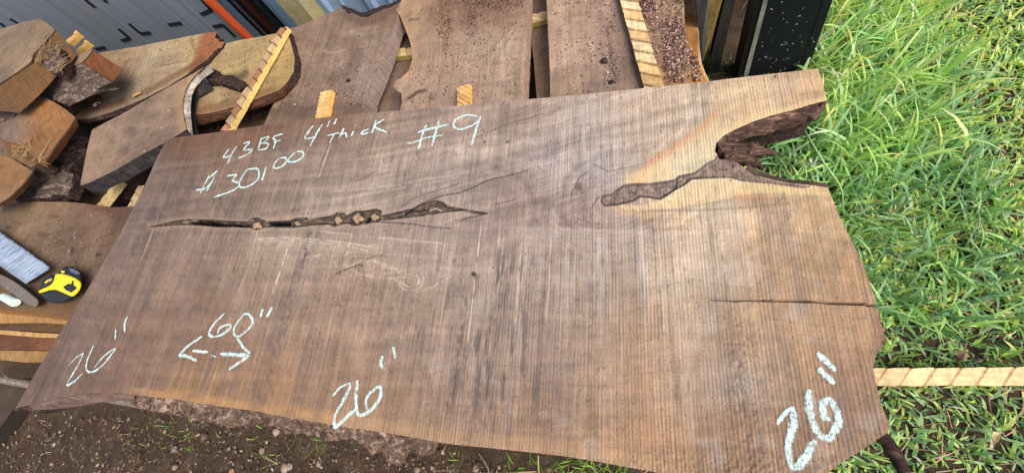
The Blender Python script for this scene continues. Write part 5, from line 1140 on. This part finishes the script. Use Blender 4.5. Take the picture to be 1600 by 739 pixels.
loft('yellow_shell', [ring(YL, .318), ring(YL, .331), ring(YL, .3335, .94)], [M_YEL], tp, smooth=False, bevel=.0012)
loft('logo', [ring(cv([(363,548),(395,528),(412,532),(414,512),(424,512),(424,538),(440,548),(442,556),(412,580),(380,566)], 3.696, 0, 300), .3330), ring(cv([(363,548),(395,528),(412,532),(414,512),(424,512),(424,538),(440,548),(442,556),(412,580),(380,566)], 3.696, 0, 300), .3344)], [M_BLK], tp)
LK = rounded(cv([(225,560),(250,555),(300,520),(312,500),(310,480),(290,474),(262,490),(240,520)], 3.696, 0, 300), 3)
loft('lock_lever', [ring(LK, .322), ring(LK, .334), ring(LK, .336, .85)], [M_BLK], tp, smooth=True)
loft('blade_slot', [ring(cv([(258,520),(275,506),(298,500),(300,506),(280,514),(262,530)], 3.696, 0, 300), .336), ring(cv([(258,520),(275,506),(298,500),(300,506),(280,514),(262,530)], 3.696, 0, 300), .3375)], [M_YEL], tp)
loft('belt_clip', [ring(cv([(395,440),(420,442),(455,462),(462,476),(440,474),(408,460)], 3.696, 0, 300), .326), ring(cv([(395,440),(420,442),(455,462),(462,476),(440,474),(408,460)], 3.696, 0, 300), .331)], [M_STEEL], tp)
for q in ([(330,462),(345,455),(352,462),(338,470)],): loft('screw', [ring(cv([(352,455),(372,455),(374,466),(356,468)], 3.696, 0, 300), .327), ring(cv([(352,455),(372,455),(374,466),(356,468)], 3.696, 0, 300), .330)], [M_YEL], tp)
# chalk stub : a short tapered cylinder lying down
bm = bmesh.new(); a = Vector(at(5, 463, .308)); b_ = Vector(at(24, 473, .308)); q = [a + (b_ - a) * t for t in (0, .04, .5, .96, 1)]
tube(bm, q, [.0075, .0105, .0115, .0122, .0112], 18)
tag(bm_obj('chalk_stick', bm, [plain_mat('chalk_white', (206, 224, 208), .9, var=.06)], smooth=False), 'stub of pale mint chalk lying beside the brush', 'chalk')
# wire brush
wb = empty('wire_brush', (*at(30, 430, .30)[:2], .296), 'wire brush with silvery blue bristles and worn grey wooden handle', 'brush')
HL = [(-60,372),(-30,400),(0,428),(14,434),(30,444),(48,458),(60,468),(62,474),(57,480),(48,479),(34,470),(18,458),(4,448),(-30,424),(-60,405)]
loft('handle', [ring(HL, .296), ring(HL, .303, 1.0), ring(HL, .314, 1.0), ring(HL, .318, .97)], [wood_mat('grey_handle', .7, .25, .1, 100, .8, .3, .2)], wb, smooth=False, col=(112, 102, 92), bevel=.002)
bm = bmesh.new(); rr = random.Random(4)
for r in range(64):
    for c in range(16):
        t = r / 63; u = c / 15
        x0 = -46 + 86 * t; y0 = 383 + 60 * t                     # along the handle
        x1 = x0 + 36 + rr.uniform(-2, 2); y1 = y0 - 25 + rr.uniform(-2, 2)
        z = .298 + .024 * u
        p = Vector(at(x0, y0, z)); q = Vector(at(x1, y1, z + rr.uniform(-.003, .003))); md = (p + q) / 2 + Vector((rr.uniform(-.002, .002), rr.uniform(-.002, .002), rr.uniform(-.001, .002)))
        tube(bm, [p, md, q], .0008, 3)
bm_obj('bristles', bm, [plain_mat('bristle_wire', (186, 200, 214), .45, .4, var=.4, scale=300)], wb)
# ribbed rod below the slab
def rod(label, p0, p1, z, r=.010, pitch=.010):
    a = Vector(at(*p0, z)); b_ = Vector(at(*p1, z)); n = int((b_ - a).length / (pitch / 4)); bm = bmesh.new()
    tube(bm, [a.lerp(b_, i / n) for i in range(n + 1)], [r * (1.12 if i % 4 < 2 else .82) for i in range(n + 1)], 12)
    tag(bm_obj('ribbed_rod', bm, [plain_mat('rusty_ribbed_steel', (112, 100, 86), .6, .2, var=.5)], smooth=False), label, 'steel rod')
rod('ribbed steel rod running beneath the left corner of the slab', (-30, 587), (330, 650), .20)
bm = bmesh.new(); tube(bm, [at(x, y, .205) for x, y in ((-10,596),(4,598),(12,590),(6,584))], .003, 6)
tag(bm_obj('wire_hook', bm, [M_STEEL], smooth=True), 'bent wire hook beside the ribbed rod at the left edge', 'hook')
bm = bmesh.new(); tube(bm, [at(x, y, .10) for x, y in ((1290,640),(1345,660),(1384,688),(1400,712),(1416,745),(1425,770))], [.014, .014, .012, .011, .009, .007], 9)
for v in bm.verts: v.co += Vector([random.uniform(-.0015, .0015) for _ in range(3)])
tag(bm_obj('branch', bm, [M_BARKDARK], smooth=True), 'dark crooked stick poking out under the lower right corner of the slab', 'branch')
# stacked bearers keep the slab and boards up (seen only in shade)
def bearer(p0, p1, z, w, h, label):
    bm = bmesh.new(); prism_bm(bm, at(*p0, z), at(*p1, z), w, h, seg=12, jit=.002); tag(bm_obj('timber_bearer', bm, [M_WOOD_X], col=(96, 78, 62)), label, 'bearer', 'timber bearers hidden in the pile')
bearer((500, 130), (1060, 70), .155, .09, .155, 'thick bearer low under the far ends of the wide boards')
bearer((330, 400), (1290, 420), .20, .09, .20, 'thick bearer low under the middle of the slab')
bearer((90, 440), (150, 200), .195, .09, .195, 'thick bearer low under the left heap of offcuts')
# ------------------------------------------------------------------ sawdust, chips, crumbs
def flakes(label, poly, z, n, size, cols, seed, cat='sawdust', name='sawdust', core=None, lift=.004, rnd=1.0, zfun=None):
    rr = np.random.default_rng(seed); poly = np.array(poly, float); lo = poly.min(0); hi = poly.max(0)
    V = []; F = []; C = []; k = 0; tries = 0
    cl = [lin(c) for c in cols]
    while k < n and tries < n * 40:
        tries += 1
        x, y = rr.uniform(lo, hi)
        if not inpoly(np.array(x), np.array(y), poly): continue
        if core is not None and rr.random() > core(x, y): continue
        p = at(x, y, z)
        s = size * rr.uniform(.5, 1.6); a = rr.uniform(0, 6.28); asp = rr.uniform(.25, .8)
        u = np.array([math.cos(a), math.sin(a), rr.uniform(-.6, .6)]) * s; v = np.array([-math.sin(a), math.cos(a), rr.uniform(-.6, .6)]) * s * asp
        p = p + np.array([0, 0, s * .35 + rr.uniform(0, lift)]); w_ = np.array([0, 0, s * .35])
        b0 = len(V); V += [p - u, p + v, p + u, p - v, p + w_]; F += [(b0, b0 + 1, b0 + 4), (b0 + 1, b0 + 2, b0 + 4), (b0 + 2, b0 + 3, b0 + 4), (b0 + 3, b0, b0 + 4), (b0 + 3, b0 + 2, b0 + 1, b0)]
        c = cl[rr.integers(len(cl))] * rr.uniform(.7, 1.25); C += [c] * 5; k += 1
    me = mesh(name, V, F); set_col(me, np.array(C)); o = link(name, me, [M_FLAKE]); tag(o, label, cat, None, 'stuff'); return o
SD = [(170,138,122),(140,106,92),(104,74,64),(84,58,50),(196,170,148),(120,88,76)]
SD2 = [(120,88,74),(92,66,56),(76,54,46),(150,118,98),(104,76,64)]
def g(x0, y0, sx, sy): return lambda x, y: math.exp(-((x - x0) / sx) ** 2 - ((y - y0) / sy) ** 2)
flakes('heap of damp purplish sawdust right of the stick on the right hand wide board', [(998,0),(1066,0),(1078,110),(1079,128),(1042,132),(1020,70)], ZB + .001, 2600, .0026, SD, 1, core=lambda x, y: max(math.exp(-((x - 1056) / 18) ** 2 - ((y - 80) / 42) ** 2), .9 * math.exp(-((x - 1012) / 14) ** 2 - ((y - 8) / 26) ** 2), .12), lift=.006)
flakes('sawdust scattered on the orange board end', [(1074,70),(1090,95),(1098,126),(1082,128)], .217, 350, .0024, SD, 2)
flakes('sawdust and chips drifting over the scalloped middle board', [(650,0),(820,0),(816,60),(700,120),(690,60)], ZB + .001, 1700, .0020, SD2, 3, core=lambda x, y: max(math.exp(-((y - 4 + .0 * x) / 12) ** 2) * math.exp(-((x - 760) / 50) ** 2), .8 * math.exp(-((x - 735) / 10) ** 2 - ((y - 25) / 26) ** 2), .5 * math.exp(-((x - 695) / 12) ** 2 - ((y - 35) / 40) ** 2), .05), lift=.003)
flakes('fine crumbs on the left wavy board', [(455,60),(610,30),(575,170),(430,175)], ZB + .001, 420, .0022, [(80,62,54),(60,48,42),(190,160,130),(120,96,84)], 4, core=lambda x, y: .25 + math.exp(-((x - 550) / 30) ** 2 - ((y - 150) / 22) ** 2), lift=.001)
flakes('fine crumbs on the left half of the straight wide board', [(860,0),(960,0),(1005,135),(862,150)], ZB + .001, 520, .0019, [(70,54,50),(60,48,44),(200,176,150),(120,96,88)], 5, core=lambda x, y: .15 + math.exp(-((x - 955) / 9) ** 2 - ((y - 90) / 50) ** 2) + .6 * math.exp(-((y - 3) / 5) ** 2), lift=.001)
flakes('dark specks along the slab side of the middle board', [(640,100),(810,90),(812,150),(640,165)], ZB + .001, 240, .0021, [(70,54,50),(56,44,42),(190,166,150)], 6, lift=.001)
flakes('wood crumbs scattered over the tan board', [(350,80),(450,60),(450,120),(330,160)], .304, 160, .0024, [(70,54,44),(56,44,38),(180,150,110)], 7, lift=.001)
flakes('wood crumbs on the gritty low board', [(300,195),(430,150),(420,180),(320,215)], .203, 500, .003, [(80,64,54),(56,44,38),(150,128,106),(110,88,72)], 8, lift=.004)
flakes('pale crumbs scattered on the pale weathered board', [(130,110),(300,65),(310,90),(150,175)], .319, 200, .0022, [(84,70,60),(60,50,44),(180,160,130)], 9, lift=.001)
flakes('grit scattered on the dirty tool board', [(5,330),(200,325),(140,450),(20,370)], .293, 420, .0019, [(84,68,58),(60,48,42),(180,164,146),(130,108,92)], 10, lift=.002)
flakes('bark chips and crumbs of wood strewn on the bare soil', [(0,655),(230,650),(560,700),(1000,745),(0,745)], .006, 900, .0042, [(96,76,60),(70,54,44),(128,106,84),(84,66,52),(150,128,104)], 11, cat='bark chips', name='bark_chips', lift=.004)
def clod(label, px, py, z, r, mat, seed, cat='clod', name='dirt_clod', flat=.6):
    rr = random.Random(seed); bm = bmesh.new(); bmesh.ops.create_icosphere(bm, subdivisions=2, radius=r)
    for v in bm.verts: v.co *= rr.uniform(.65, 1.25); v.co.z *= flat
    p = at(px, py, z)
    for v in bm.verts: v.co += Vector((p[0], p[1], z + r * flat * .7))
    tag(bm_obj(name, bm, [mat]), label, cat)
clod('black dirt clod on the left wavy board', 545, 127, ZB, .007, M_BARKDARK, 1)
clod('dark dirt clod beside the stick on the straight wide board', 944, 97, ZB, .009, M_BARKDARK, 2)
clod('tiny bark crumb near the slab on the straight wide board', 955, 130, ZB, .006, M_BARKDARK, 3)
bm = bmesh.new()
for q in ([(919,66),(926,72),(927,76),(921,84)], [(920,70),(925,72)], [(921,75),(927,74)]): tube(bm, [at(x, y, ZB + .004) for x, y in q], .0009, 5)
tag(bm_obj('straw', bm, [M_PINE], col=(220, 196, 160)), 'pale forked straw on the straight wide board', 'straw')
bm = bmesh.new(); prism_bm(bm, at(207, 150, .323), at(219, 144, .323), .008, .003); tag(bm_obj('wood_chip', bm, [M_PINE], col=(206, 160, 100)), 'small yellow chip near the bark edge of the pale board', 'wood chip')
bm = bmesh.new(); c0 = at(152, 164, .322)
tube(bm, [c0 + np.array([math.cos(t) * .012, math.sin(t) * .009, .001 * t]) for t in np.linspace(.5, 5.6, 12)], .0022, 6)
tag(bm_obj('wood_curl', bm, [M_PINE], col=(200, 186, 170)), 'small pale curled shaving on the pale weathered board', 'shaving')
